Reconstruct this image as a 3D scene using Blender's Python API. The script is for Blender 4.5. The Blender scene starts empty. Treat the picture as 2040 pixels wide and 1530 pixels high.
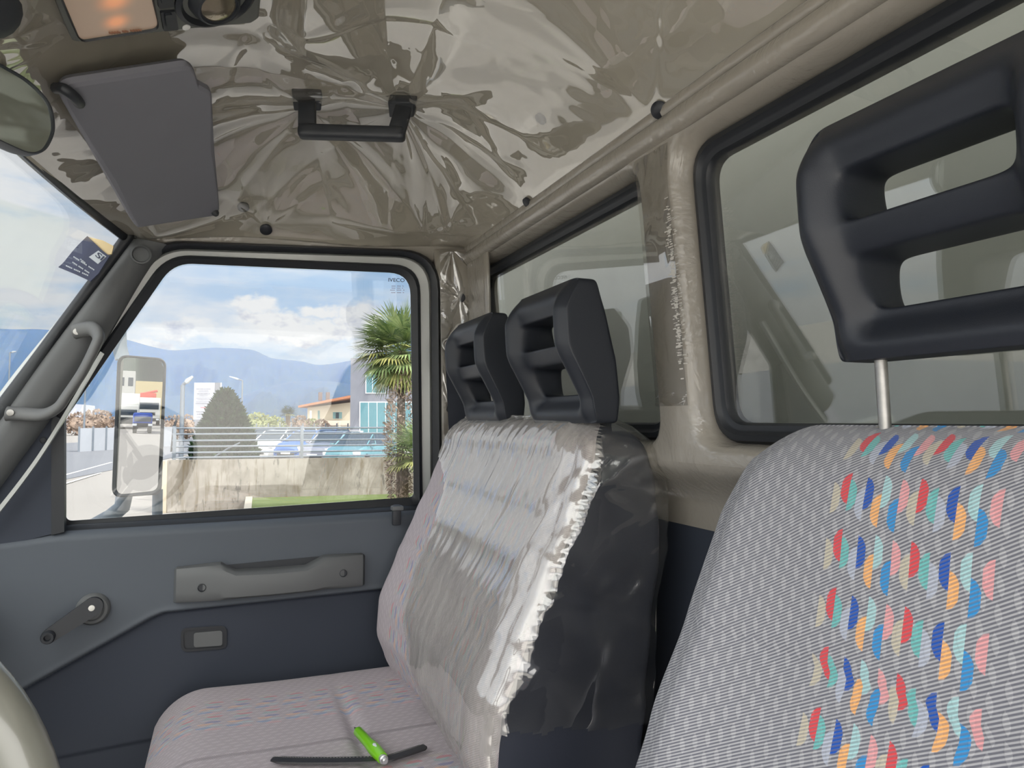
import bpy, bmesh, math, random
from mathutils import Vector, Matrix, noise as mnoise
PI = math.pi
rad = math.radians
random.seed(7)
S = bpy.context.scene
COL = S.collection

# ------------------------------------------------------------------ camera
FPX = 1414.0                      # focal length for a 2040 px wide frame
YAW, PITCH = rad(22.0), math.atan(73 / FPX)
FWD = Vector((math.sin(YAW) * math.cos(PITCH), math.cos(YAW) * math.cos(PITCH), math.sin(PITCH)))
RGT = Vector((math.cos(YAW), -math.sin(YAW), 0))
UPV = RGT.cross(FWD)
cd = bpy.data.cameras.new('camera')
cd.sensor_fit = 'HORIZONTAL'; cd.sensor_width = 36; cd.lens = 36 * FPX / 2040
cd.clip_start = 0.02; cd.clip_end = 20000
cam = bpy.data.objects.new('camera', cd); COL.objects.link(cam)
m = Matrix((RGT, UPV, -FWD)).transposed().to_4x4()
cam.matrix_world = m
S.camera = cam
# the world origin is the camera's eye point; the road outside lies at z = -2.0
GZ = -2.0
S.view_settings.view_transform = 'Standard'
S.view_settings.look = 'None'
S.view_settings.gamma = 1
S.view_settings.use_curve_mapping = False
S.view_settings.exposure = -0.35
S.cycles.max_bounces = 14
S.cycles.transparent_max_bounces = 24
S.cycles.glossy_bounces = 6
S.cycles.diffuse_bounces = 6
S.cycles.caustics_reflective = False
S.cycles.caustics_refractive = False
S.cycles.use_denoising = True
S.cycles.sample_clamp_indirect = 6.0

SUN_DIR = Vector((0.50, -0.62, 0.80)).normalized()
sd = bpy.data.lights.new('sun', 'SUN'); sd.energy = 4.5; sd.angle = rad(1.5); sd.color = (1, .94, .85)
sun = bpy.data.objects.new('sun', sd); COL.objects.link(sun)
sun.rotation_euler = (-SUN_DIR).to_track_quat('-Z', 'Y').to_euler()

# ------------------------------------------------------------------ pixel rays (2040 x 1530 frame) used for surveying the place
def ray(px, py):
    return (FWD + RGT * ((px - 1020) / FPX) - UPV * ((py - 765) / FPX))
def at_plane(px, py, p0, n):
    d = ray(px, py); n = Vector(n); p0 = Vector(p0)
    return d * (p0.dot(n) / d.dot(n))
def at_Y(px, py, Y): return at_plane(px, py, (0, Y, 0), (0, 1, 0))
def at_X(px, py, X): return at_plane(px, py, (X, 0, 0), (1, 0, 0))
def at_Z(px, py, Z): return at_plane(px, py, (0, 0, Z), (0, 0, 1))
def at_D(px, py, D):              # at distance D along the view axis
    return ray(px, py) * D
def azel(px, py):
    d = ray(px, py).normalized()
    return math.atan2(d.x, d.y), d.z

# ------------------------------------------------------------------ node expressions
class V:
    def __init__(s, nt, so): s.nt, s.so = nt, so
    def _m(s, op, *a, clamp=False):
        n = s.nt.nodes.new('ShaderNodeMath'); n.operation = op; n.use_clamp = clamp
        for i, x in enumerate((s,) + a):
            if isinstance(x, V): s.nt.links.new(x.so, n.inputs[i])
            else: n.inputs[i].default_value = x
        return V(s.nt, n.outputs[0])
    def __add__(s, o): return s._m('ADD', o)
    __radd__ = __add__
    def __sub__(s, o): return s._m('SUBTRACT', o)
    def __rsub__(s, o): return (s * -1.0) + o
    def __mul__(s, o): return s._m('MULTIPLY', o)
    __rmul__ = __mul__
    def __truediv__(s, o): return s._m('DIVIDE', o)
    def floor(s): return s._m('FLOOR')
    def fract(s): return s._m('FRACT')
    def abs(s): return s._m('ABSOLUTE')
    def sin(s): return s._m('SINE')
    def sqrt(s): return s._m('SQRT')
    def pow(s, k): return s._m('POWER', k)
    def min(s, o): return s._m('MINIMUM', o)
    def max(s, o): return s._m('MAXIMUM', o)
    def lt(s, o): return s._m('LESS_THAN', o)
    def gt(s, o): return s._m('GREATER_THAN', o)
    def atan2(s, o): return s._m('ARCTAN2', o)
    def mod(s, o): return s._m('FLOORED_MODULO', o)
    def clamp(s): return s._m('ADD', 0.0, clamp=True)
    def step(s, a, b):            # smooth 0..1 between a and b
        n = s.nt.nodes.new('ShaderNodeMapRange'); n.interpolation_type = 'SMOOTHSTEP'
        s.nt.links.new(s.so, n.inputs[0])
        lo, hi, r0, r1 = (a, b, 0, 1) if a < b else (b, a, 1, 0)
        n.inputs[1].default_value = lo; n.inputs[2].default_value = hi
        n.inputs[3].default_value = r0; n.inputs[4].default_value = r1
        return V(s.nt, n.outputs[0])
def xyz(nt, so):
    n = nt.nodes.new('ShaderNodeSeparateXYZ'); nt.links.new(so, n.inputs[0])
    return [V(nt, n.outputs[i]) for i in range(3)]
def comb(nt, x, y, z):
    n = nt.nodes.new('ShaderNodeCombineXYZ')
    for i, a in enumerate((x, y, z)):
        if isinstance(a, V): nt.links.new(a.so, n.inputs[i])
        else: n.inputs[i].default_value = a
    return n.outputs[0]
def noise(nt, vec, scale=5, detail=3, rough=.5, dist=0.0, color=False):
    n = nt.nodes.new('ShaderNodeTexNoise')
    if vec is not None: nt.links.new(vec, n.inputs['Vector'])
    n.inputs['Scale'].default_value = scale; n.inputs['Detail'].default_value = detail
    n.inputs['Roughness'].default_value = rough; n.inputs['Distortion'].default_value = dist
    return n.outputs[1] if color else V(nt, n.outputs[0])
def mixc(nt, f, a, b):
    n = nt.nodes.new('ShaderNodeMix'); n.data_type = 'RGBA'
    def put(x, i):
        if isinstance(x, V): nt.links.new(x.so, n.inputs[i])
        elif hasattr(x, 'links'): nt.links.new(x, n.inputs[i])
        elif isinstance(x, (int, float)): n.inputs[i].default_value = x
        else: n.inputs[i].default_value = (*x, 1) if len(x) == 3 else x
    put(f, 0); put(a, 6); put(b, 7)
    return n.outputs[2]
def ramp(nt, f, stops, const=False):
    n = nt.nodes.new('ShaderNodeValToRGB'); e = n.color_ramp.elements
    if const: n.color_ramp.interpolation = 'CONSTANT'
    while len(e) < len(stops): e.new(.5)
    for i, (p, c) in enumerate(stops):
        e[i].position = p; e[i].color = (*c, 1) if not isinstance(c, (int, float)) else (c, c, c, 1)
    nt.links.new(f.so, n.inputs[0])
    return n.outputs[0]
def srgb(r, g, b):
    f = lambda c: (c / 255 / 12.92) if c / 255 <= .04045 else ((c / 255 + .055) / 1.055) ** 2.4
    return (f(r), f(g), f(b))

# ------------------------------------------------------------------ sky
w = bpy.data.worlds.new('sky'); S.world = w; w.use_nodes = True
nt = w.node_tree; nt.nodes.clear()
tc = nt.nodes.new('ShaderNodeTexCoord')
dx, dy, dz = xyz(nt, tc.outputs['Generated'])
az = dx.atan2(dy)
wob = noise(nt, comb(nt, az, dz * 1.6, 0.0), 26, 5, .6)
wob2 = noise(nt, comb(nt, az, dz * 1.6, 7.0), 26, 5, .6)
azd = az + (wob - .5) * .055
eld = dz + (wob2 - .5) * .045
cl = None
for (px, py, rx, ry, s) in [(506, 607, 42, 20, 1), (545, 640, 85, 22, 1), (640, 622, 42, 18, 1), (715, 640, 60, 40, 1), (612, 662, 130, 26, 1),
                            (365, 655, 75, 20, .8), (300, 690, 60, 14, .7), (740, 690, 45, 25, 1), (480, 670, 90, 16, .6), (640, 700, 90, 14, .35)]:
    a0, e0 = azel(px, py)
    r = (((azd - a0) / (rx / FPX)).pow(2) + ((eld - e0) / (ry / FPX)).pow(2)).sqrt()
    b = r.step(1.25, .55) * s
    cl = b if cl is None else cl.max(b)
hz = noise(nt, comb(nt, az * 1.4, dz * 5.0, 0.0), 2.6, 5, .55)
high = hz.step(.42, .62) * dz.step(.02, .12)
a1, e1 = azel(150, 400)
hi2 = hz.step(.30, .50) * az.step(a1 + .20, a1 - .02)       # paler veil of cloud ahead of the truck
body = noise(nt, comb(nt, az, dz * 1.4, 3.0), 22, 4, .6)
shade = ramp(nt, body, [(0.30, srgb(198, 204, 226)), (.48, (1.0, 1.0, 1.02))])
base = ramp(nt, dz, [(0.0, srgb(206, 226, 244)), (.10, srgb(188, 218, 250)), (.30, srgb(176, 210, 248)), (1.0, srgb(110, 160, 226))])
c = mixc(nt, high * .75, base, (.93, .95, 1.0))
c = mixc(nt, hi2 * .92, c, (.97, .97, 1.0))
c = mixc(nt, cl, c, shade)
# extra sky brightness, round the sun, behind and ahead, added to light the cab
dt = dx * SUN_DIR.x + dy * SUN_DIR.y + dz * SUN_DIR.z
glow = dt.step(.15, 1.0).pow(1.5)
behind = dy.step(.15, -.45) * dz.step(-.05, .25)
front = dx.step(-.45, -.95) * dz.step(-.05, .2)
stg = glow * 2.2 + behind * 2.9 + front * 1.2 + 1.12
grey = mixc(nt, (behind + glow).clamp(), c, (1.0, .98, .95))
bg = nt.nodes.new('ShaderNodeBackground'); nt.links.new(grey, bg.inputs[0]); nt.links.new(stg.so, bg.inputs[1])
wo = nt.nodes.new('ShaderNodeOutputWorld'); nt.links.new(bg.outputs[0], wo.inputs[0])

# ------------------------------------------------------------------ materials
def newmat(name):
    m = bpy.data.materials.new(name); m.use_nodes = True
    nt = m.node_tree; b = nt.nodes['Principled BSDF']
    return m, nt, b
def mat(name, col, rough=.6, metal=0.0, spec=.5, coat=0.0, coat_rough=.1, var=None, bump=None, emis=None):
    """var=(scale, amount) mottles the colour; bump=(scale, strength, distance)"""
    m, nt, b = newmat(name)
    b.inputs['Base Color'].default_value = (*col, 1); b.inputs['Roughness'].default_value = rough
    b.inputs['Metallic'].default_value = metal; b.inputs['Specular IOR Level'].default_value = spec
    b.inputs['Coat Weight'].default_value = coat; b.inputs['Coat Roughness'].default_value = coat_rough
    tcn = nt.nodes.new('ShaderNodeTexCoord')
    if var:
        f = noise(nt, tcn.outputs['Object'], var[0], 4, .6)
        lo = tuple(x * (1 - var[1]) for x in col); hi = tuple(min(1, x * (1 + var[1])) for x in col)
        nt.links.new(mixc(nt, f, lo, hi), b.inputs['Base Color'])
    if bump:
        f = noise(nt, tcn.outputs['Object'], bump[0], 3, .5)
        bn = nt.nodes.new('ShaderNodeBump'); bn.inputs['Strength'].default_value = bump[1]; bn.inputs['Distance'].default_value = bump[2]
        nt.links.new(f.so, bn.inputs['Height']); nt.links.new(bn.outputs[0], b.inputs['Normal'])
    if emis:
        b.inputs['Emission Color'].default_value = (*emis[0], 1); b.inputs['Emission Strength'].default_value = emis[1]
    return m
def clear_mat(name, tint, refl, rough, dirt=0.0, dirt_col=(.6, .6, .6), dirt_scale=8, face=0.0, bump=None, flat=0.0, streak=None):
    """thin clear sheet: mostly see-through, mirror-like by angle, with an optional film of dirt"""
    m, nt, b = newmat(name); nt.nodes.remove(b)
    out = nt.nodes['Material Output']
    t = nt.nodes.new('ShaderNodeBsdfTransparent'); t.inputs[0].default_value = (*tint, 1)
    g = nt.nodes.new('ShaderNodeBsdfGlossy'); g.inputs['Roughness'].default_value = rough
    fr = nt.nodes.new('ShaderNodeLayerWeight'); fr.inputs[0].default_value = .5
    f0 = 2 * ((refl - 1) / (refl + 1)) ** 2
    f = (V(nt, fr.outputs['Facing']).pow(5.0) * (.9 - f0) + (f0 + face)).clamp()
    mx = nt.nodes.new('ShaderNodeMixShader'); nt.links.new(f.so, mx.inputs[0]); nt.links.new(t.outputs[0], mx.inputs[1]); nt.links.new(g.outputs[0], mx.inputs[2])
    res = mx.outputs[0]
    tcn = nt.nodes.new('ShaderNodeTexCoord')
    if bump:
        h = noise(nt, tcn.outputs['Object'], bump[0], 3, .55)
        bn = nt.nodes.new('ShaderNodeBump'); bn.inputs['Strength'].default_value = bump[1]; bn.inputs['Distance'].default_value = bump[2]
        nt.links.new(h.so, bn.inputs['Height']); nt.links.new(bn.outputs[0], g.inputs['Normal'])
    if dirt:
        d = nt.nodes.new('ShaderNodeBsdfDiffuse'); d.inputs[0].default_value = (*dirt_col, 1)
        ov = tcn.outputs['Object']
        if streak:
            a1_, a2_, a3_ = xyz(nt, ov); ov = comb(nt, a1_ * streak[0], a2_ * streak[1], a3_ * streak[2])
        nn = noise(nt, ov, dirt_scale, 5, .65)
        fac = nn.step(.3, .75) * dirt + flat
        m2 = nt.nodes.new('ShaderNodeMixShader'); nt.links.new(fac.so, m2.inputs[0]); nt.links.new(res, m2.inputs[1]); nt.links.new(d.outputs[0], m2.inputs[2])
        res = m2.outputs[0]
    nt.links.new(res, out.inputs[0])
    return m

def fabric(name, centres, warm=(1, 1, 1), soft=False, strength=1.0):
    """woven seat cloth: twill lines, small pale dashes and a band of coloured dashes; UV in metres"""
    m, nt, b = newmat(name)
    uvn = nt.nodes.new('ShaderNodeUVMap')
    u, v, _ = xyz(nt, uvn.outputs[0])
    tw = ((v * .86 - u * .50) / .0026).fract()
    lines = tw.step(.30, .48) - tw.step(.80, .98)
    dark, light = (srgb(108, 109, 118), srgb(172, 172, 176)) if not soft else (srgb(158, 152, 156), srgb(184, 177, 179))
    dark = tuple(a * k for a, k in zip(dark, warm)); light = tuple(a * k for a, k in zip(light, warm))
    col = mixc(nt, lines, dark, light)
    # pale dash motif in zig-zag rows
    cu = u / .0116; ci = cu.floor()
    zig = ((ci / 8.0).fract() - .5).abs() * 3.0
    fu = cu.fract(); fv = (v / .0185 + zig).fract()
    dm = (.24 - ((fv - .5) / .42).pow(2) * .24 - (fu - .5 + (fv - .5) * .3).abs()).step(-.02, .05)
    col = mixc(nt, dm * (.18 + .34 * lines), col, tuple(a * k for a, k in zip(srgb(194, 194, 196) if not soft else srgb(206, 200, 202), warm)))
    # coloured bands
    pal = [srgb(200, 192, 172), srgb(222, 74, 80), srgb(112, 190, 186), srgb(184, 190, 204), srgb(30, 84, 178), srgb(246, 182, 116),
           srgb(172, 212, 214), srgb(52, 146, 210), srgb(232, 164, 166)]
    offs = [.50, .30, .42, .55, .36, .62, .30, .66, .34]
    n = 9
    cw = .0079
    for c0 in centres:
        uu = (u - c0 + cw * 9) / cw
        inside = uu.gt(0) * uu.lt(18)
        k = uu.floor().mod(9.0) / 9.0 + .01
        fcol = ramp(nt, k, [(i / n, pal[i]) for i in range(n)], True)
        foff = ramp(nt, k, [(i / n, offs[i]) for i in range(n)], True)
        sep = nt.nodes.new('ShaderNodeSeparateColor'); nt.links.new(foff, sep.inputs[0])
        fu = uu.fract()
        fv = (v / .047 + V(nt, sep.outputs[0])).fract()
        e = 1.0 - ((fv - .5) / .31).pow(2)
        alt = (uu.floor() * .5).fract().gt(.25)
        fu2 = fu * (1.0 - alt) + (1.0 - fu) * alt
        mk = (e * 1.15 - fu2 * .8 - (fu - .5).abs() * .35).step(-.05, .10) * e.gt(0) * inside
        col = mixc(nt, mk * (lines * .5 + .5) * strength, col, fcol)
    nt.links.new(col, b.inputs['Base Color'])
    b.inputs['Roughness'].default_value = .95; b.inputs['Specular IOR Level'].default_value = .15
    b.inputs['Sheen Weight'].default_value = .15
    bn = nt.nodes.new('ShaderNodeBump'); bn.inputs['Strength'].default_value = .5; bn.inputs['Distance'].default_value = .0005
    nt.links.new((lines + dm * .6).so, bn.inputs['Height']); nt.links.new(bn.outputs[0], b.inputs['Normal'])
    return m

# ------------------------------------------------------------------ mesh helpers
def mobj(name, verts, faces, mats, parent=None, smooth=True, mi=None, uvs=None, sharp=None):
    me = bpy.data.meshes.new(name)
    me.from_pydata([tuple(v) for v in verts], [], faces); 
    if not isinstance(mats, (list, tuple)): mats = [mats]
    for mm in mats: me.materials.append(mm)
    if mi: me.polygons.foreach_set('material_index', mi)
    if uvs is not None:
        ul = me.uv_layers.new(name='UVMap')
        for l in me.loops: ul.data[l.index].uv = uvs[l.vertex_index]
    me.validate(); me.update()
    if smooth:
        me.polygons.foreach_set('use_smooth', [True] * len(me.polygons))
        if sharp is not None:
            me.set_sharp_from_angle(angle=rad(sharp))
    o = bpy.data.objects.new(name, me); COL.objects.link(o)
    if parent is not None: attach(o, parent)
    return o
def wmat(o):
    m = Matrix.Translation(o.location) if not o.rotation_euler.z else Matrix.LocRotScale(o.location, o.rotation_euler, None)
    return m if o.parent is None else wmat(o.parent) @ o.matrix_parent_inverse @ m
def attach(o, parent):
    o.parent = parent
    o.matrix_parent_inverse = wmat(parent).inverted()
def tag(o, label=None, cat=None, group=None, kind=None):
    if label: o['label'] = label
    if cat: o['category'] = cat
    if group: o['group'] = group
    if kind: o['kind'] = kind
    return o
def thing(name, loc, label, cat, group=None, kind=None):
    o = bpy.data.objects.new(name, None); COL.objects.link(o); o.location = loc; o.empty_display_size = .05
    return tag(o, label, cat, group, kind)
class MB:
    """collects shapes into one mesh"""
    def __init__(s): s.v, s.f, s.m = [], [], []
    def add(s, vs, fs, mi=0):
        k = len(s.v); s.v += [Vector(a) for a in vs]; s.f += [[i + k for i in f] for f in fs]; s.m += [mi] * len(fs); return s
    def box(s, c, d, rot=None, bev=0.0, mi=0, seg=2):
        bm = bmesh.new(); bmesh.ops.create_cube(bm, size=1)
        bmesh.ops.scale(bm, vec=Vector(d), verts=bm.verts)
        if bev: bmesh.ops.bevel(bm, geom=bm.edges[:], offset=bev, segments=seg, affect='EDGES', profile=.6)
        mm = Matrix.Translation(Vector(c)) @ (rot.to_4x4() if rot else Matrix.Identity(4))
        bmesh.ops.transform(bm, matrix=mm, verts=bm.verts)
        bm.verts.index_update(); s.add([v.co.copy() for v in bm.verts], [[v.index for v in f.verts] for f in bm.faces], mi); bm.free(); return s
    def tube(s, pts, r, n=10, mi=0, cap=True, closed=False, flat=1.0, up=None):
        pts = [Vector(p) for p in pts]; rs = r if isinstance(r, (list, tuple)) else [r] * len(pts)
        base = len(s.v); N = len(pts); last = None
        for i, p in enumerate(pts):
            if closed: t = pts[(i + 1) % N] - pts[i - 1]
            else: t = pts[min(i + 1, N - 1)] - pts[max(i - 1, 0)]
            t.normalize()
            if up is not None: a = Vector(up)
            else: a = last if last is not None else (Vector((0, 0, 1)) if abs(t.z) < .9 else Vector((1, 0, 0)))
            a = (a - t * a.dot(t)).normalized(); b = t.cross(a); last = a
            for k in range(n):
                th = 2 * PI * k / n
                s.v.append(p + a * (rs[i] * math.cos(th)) + b * (rs[i] * flat * math.sin(th)))
        rng = N if closed else N - 1
        for i in range(rng):
            for k in range(n):
                j = (i + 1) % N
                s.f.append([base + i * n + k, base + i * n + (k + 1) % n, base + j * n + (k + 1) % n, base + j * n + k]); s.m.append(mi)
        if cap and not closed:
            s.f.append([base + k for k in range(n)][::-1]); s.m.append(mi)
            s.f.append([base + (N - 1) * n + k for k in range(n)]); s.m.append(mi)
        return s
    def prism(s, pts, off, mi=0, bev=0.0):
        """solid from a planar outline pushed along the vector off"""
        n = len(pts); pts = [Vector(p) for p in pts]; off = Vector(off); k = len(s.v)
        s.v += pts + [p + off for p in pts]
        s.f += [[k + i for i in range(n)], [k + n + i for i in range(n)][::-1]]; s.m += [mi, mi]
        for i in range(n):
            j = (i + 1) % n; s.f.append([k + j, k + i, k + n + i, k + n + j]); s.m.append(mi)
        return s
    def lathe(s, c, ax, prof, n=24, mi=0):
        """prof: list of (radius, height along ax)"""
        ax = Vector(ax).normalized(); a = ax.orthogonal().normalized(); b = ax.cross(a); c = Vector(c); k = len(s.v)
        for (r, h) in prof:
            for i in range(n):
                th = 2 * PI * i / n; s.v.append(c + ax * h + a * (r * math.cos(th)) + b * (r * math.sin(th)))
        for q in range(len(prof) - 1):
            for i in range(n):
                j = (i + 1) % n; s.f.append([k + q * n + i, k + q * n + j, k + (q + 1) * n + j, k + (q + 1) * n + i]); s.m.append(mi)
        s.f.append([k + i for i in range(n)][::-1]); s.m.append(mi)
        s.f.append([k + (len(prof) - 1) * n + i for i in range(n)]); s.m.append(mi)
        return s
    def ico(s, c, r, sub=2, sc=(1, 1, 1), jit=0.0, mi=0, seed=0):
        bm = bmesh.new(); bmesh.ops.create_icosphere(bm, subdivisions=sub, radius=1)
        for v in bm.verts:
            k = 1 + jit * mnoise.noise(v.co * 2.3 + Vector((seed, seed * 2, 0)))
            v.co = Vector((v.co.x * sc[0], v.co.y * sc[1], v.co.z * sc[2])) * (r * k) + Vector(c)
        bm.verts.index_update(); s.add([v.co.copy() for v in bm.verts], [[v.index for v in f.verts] for f in bm.faces], mi); bm.free(); return s
    def loops(s, rings, closed=True, mi=0, mis=None):
        """faces between successive point loops of equal length"""
        k = len(s.v); n = len(rings[0])
        for r in rings: s.v += [Vector(p) for p in r]
        for q in range(len(rings) - 1):
            for i in range(n if closed else n - 1):
                j = (i + 1) % n
                s.f.append([k + q * n + i, k + q * n + j, k + (q + 1) * n + j, k + (q + 1) * n + i]); s.m.append(mis[q] if mis else mi)
        return s
    def build(s, name, mats, parent=None, smooth=True, sharp=40, uvs=None):
        return mobj(name, s.v, s.f, mats, parent, smooth, s.m, uvs, sharp)
def recalc(o):
    bm = bmesh.new(); bm.from_mesh(o.data); bmesh.ops.recalc_face_normals(bm, faces=bm.faces); bm.to_mesh(o.data); bm.free(); return o
def grid(fn, nu, nv):
    vs = [fn(i / nu, j / nv) for j in range(nv + 1) for i in range(nu + 1)]
    fs = [[j * (nu + 1) + i, j * (nu + 1) + i + 1, (j + 1) * (nu + 1) + i + 1, (j + 1) * (nu + 1) + i] for j in range(nv) for i in range(nu)]
    return vs, fs
def roundpoly(cs, rs, seg=7, per=6):
    """2-D outline with rounded corners; equal corner counts give equal point counts"""
    out = []; n = len(cs)
    if not isinstance(rs, (list, tuple)): rs = [rs] * n
    arcs = []
    for i in range(n):
        p = Vector(cs[i]).to_2d(); a = (Vector(cs[i - 1]).to_2d() - p); b = (Vector(cs[(i + 1) % n]).to_2d() - p)
        la, lb = a.length, b.length; a.normalize(); b.normalize()
        ang = math.acos(max(-1, min(1, a.dot(b)))); t = min(rs[i] / math.tan(ang / 2) if ang < PI - 1e-3 else 0, la * .49, lb * .49)
        p0, p1 = p + a * t, p + b * t
        pts = []
        for k in range(seg + 1):
            q = k / seg; pts.append(p0 * (1 - q) ** 2 + p * 2 * q * (1 - q) + p1 * q * q)
        arcs.append(pts)
    for i in range(n):
        out += arcs[i]
        a, b = arcs[i][-1], arcs[(i + 1) % n][0]
        for k in range(1, per): out.append(a.lerp(b, k / per))
    return out
def catmull(pts, n=8):
    pts = [Vector(p) for p in pts]; out = []
    for i in range(len(pts) - 1):
        p0, p1, p2, p3 = pts[max(i - 1, 0)], pts[i], pts[i + 1], pts[min(i + 2, len(pts) - 1)]
        for k in range(n):
            t = k / n
            out.append(.5 * ((2 * p1) + (p2 - p0) * t + (2 * p0 - 5 * p1 + 4 * p2 - p3) * t * t + (3 * p1 - p0 - 3 * p2 + p3) * t ** 3))
    out.append(pts[-1]); return out
def interp(x, tab):
    if x <= tab[0][0]: return tab[0][1]
    for (a, fa), (b, fb) in zip(tab, tab[1:]):
        if x <= b:
            t = (x - a) / (b - a); t = t * t * (3 - 2 * t) * .35 + t * .65; return fa + (fb - fa) * t
    return tab[-1][1]
def n2(x, y, z=0.0): return mnoise.noise(Vector((x, y, z)))
def sstep(a, b, x):
    t = max(0, min(1, (x - a) / (b - a))); return t * t * (3 - 2 * t)
def subd(o, lv=2):
    md = o.modifiers.new('smooth', 'SUBSURF'); md.levels = lv; md.render_levels = lv; return o
# =================================================================== materials of the cab
M = {}
M['liner'] = mat('headliner_cloth', srgb(210, 205, 191), .85, var=(3, .04), bump=(900, .25, .0004))
M['vinyl'] = mat('pillar_vinyl', srgb(158, 152, 142), .42, coat=.45, coat_rough=.12, var=(9, .07), bump=(14, .35, .006))
_m = M['vinyl']; _nt = _m.node_tree; _b = _nt.nodes['Principled BSDF']; _tc = _nt.nodes.new('ShaderNodeTexCoord')
_h = noise(_nt, _tc.outputs['Object'], 9, 4, .6, 2.2); _h2 = noise(_nt, _tc.outputs['Object'], 45, 2, .5, 1.0)
_bn = _nt.nodes.new('ShaderNodeBump'); _bn.inputs['Strength'].default_value = .55; _bn.inputs['Distance'].default_value = .012
_nt.links.new((_h + _h2 * .06).so, _bn.inputs['Height']); _nt.links.new(_bn.outputs[0], _b.inputs['Coat Normal'])
_b.inputs['Coat Weight'].default_value = .9; _b.inputs['Coat Roughness'].default_value = .06; _b.inputs['Coat IOR'].default_value = 1.6
M['dark'] = mat('door_plastic', srgb(82, 88, 96), .62, bump=(1400, .25, .0003))
M['dark2'] = mat('dark_shaded_plastic', srgb(50, 56, 68), .7, bump=(1400, .2, .0003))  # darker copy of the door plastic, low shade put into its colour
M['black'] = mat('black_plastic', srgb(42, 45, 50), .5, bump=(1200, .15, .0002))
M['rubber'] = mat('black_rubber', srgb(34, 37, 42), .45)
M['foam'] = mat('headrest_skin', srgb(34, 38, 46), .48, bump=(1100, .35, .0004))
M['trimgrey'] = mat('pillar_plastic', srgb(96, 98, 99), .55, bump=(1200, .2, .0003))
M['grip'] = mat('grip_plastic', srgb(98, 99, 99), .5)
M['paint'] = mat('cab_paint', srgb(186, 189, 186), .35, coat=.5)
M['chrome'] = mat('worn_steel', (.42, .41, .39), .4, metal=1, var=(60, .4))
M['darkvinyl'] = mat('seat_side_vinyl', srgb(50, 54, 66), .6, bump=(300, .3, .0006))
M['visor'] = mat('visor_cloth', srgb(122, 122, 130), .75, var=(6, .06), bump=(1200, .2, .0003))
M['console'] = mat('console_plastic', srgb(96, 98, 94), .55)
M['glass'] = clear_mat('window_glass', (.97, .985, .985), 1.5, .0, dirt=.008, dirt_col=(.75, .76, .8), dirt_scale=5)
M['rear_glass'] = clear_mat('rear_window_glass', (.93, .95, .94), 1.5, .0, dirt=.10, dirt_col=(.6, .57, .52), dirt_scale=2.2, face=.04)
M['screen'] = clear_mat('windscreen_glass', (.97, .985, .98), 1.45, .0, dirt=.02, dirt_col=(.8, .8, .8))
M['film'] = clear_mat('clear_plastic_film', (.955, .945, .925), 1.55, .025, dirt=.12, dirt_col=(.72, .68, .60), dirt_scale=4, face=.20)
M['cover'] = clear_mat('seat_cover_plastic', (.95, .94, .91), 1.5, .10, dirt=.16, dirt_col=(.84, .81, .76), dirt_scale=7, face=.20, flat=.16, streak=(2, 4, .8))
M['cover_side'] = clear_mat('seat_cover_plastic_side', (.95, .94, .91), 1.5, .06, dirt=.05, dirt_col=(.78, .79, .80), dirt_scale=5, face=.07)
M['cloth'] = fabric('seat_cloth', [0.0])
M['cloth_bench'] = fabric('bench_cloth', [0.0], warm=(1.08, 1.04, 1.06), soft=True, strength=.42)

# =================================================================== shape of the cab
def y_door(z):  return 1.650 - .095 * max(-.3, z + .17) if z > -.17 else 1.650
def x_glass(z): return .606 - .09 * z
def x_skin(z):  return x_glass(z) - .040 + (.055 * sstep(-.055, -.12, z) if z < -.055 else 0)
SEAM_Z, SEAM_X, EDGE_Y = .412, x_skin(.412), 1.600
NEAR_Y = -.06
def x_head(y): return -.185 - .115 * (1 - min(1, abs(y - .78) / .82) ** 2)
def z_edge_front(y): return .372 + .03 * (1 - min(1, abs(y - .78) / .82) ** 2)
def gg(t): t = max(0, min(1, t)); return 1 - (1 - t) ** 2.4
def ceil_z(x, y):
    eP = EDGE_Y - y; eN = y - NEAR_Y; eR = SEAM_X - x; eF = x - x_head(y)
    lo = .388 + (SEAM_Z - .388) * sstep(.30, .0, eR) - .02 * sstep(.25, 0, eF)
    return lo + .205 * gg(eP / .45) * gg(eN / .45) * gg(eR / .40) * gg((eF + .01) / .52)
def hit_ceiling(px, py, off=0.0):
    d = ray(px, py); t0, t1 = .2, 4.0
    f = lambda t: t * d.z - (ceil_z(t * d.x, t * d.y) - off)
    a = .2
    while a < 4 and f(a) < 0: a += .02
    t0, t1 = a - .02, a
    for _ in range(30):
        tm = (t0 + t1) / 2
        if f(tm) < 0: t0 = tm
        else: t1 = tm
    return d * t1
def ceil_n(x, y):
    e = .004
    return Vector((-(ceil_z(x + e, y) - ceil_z(x - e, y)) / (2 * e), -(ceil_z(x, y + e) - ceil_z(x, y - e)) / (2 * e), 1)).normalized() * -1
def door_pt(px, py, off=0.0):
    Y = 1.62
    for _ in range(8):
        p = at_Y(px, py, Y); Y = y_door(p.z) - off
    return at_Y(px, py, Y)
def wall_pt(px, py, off=0.0, fx=x_skin):
    X = .58
    for _ in range(8):
        p = at_X(px, py, X); X = fx(p.z) - off
    return at_X(px, py, X)

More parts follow.
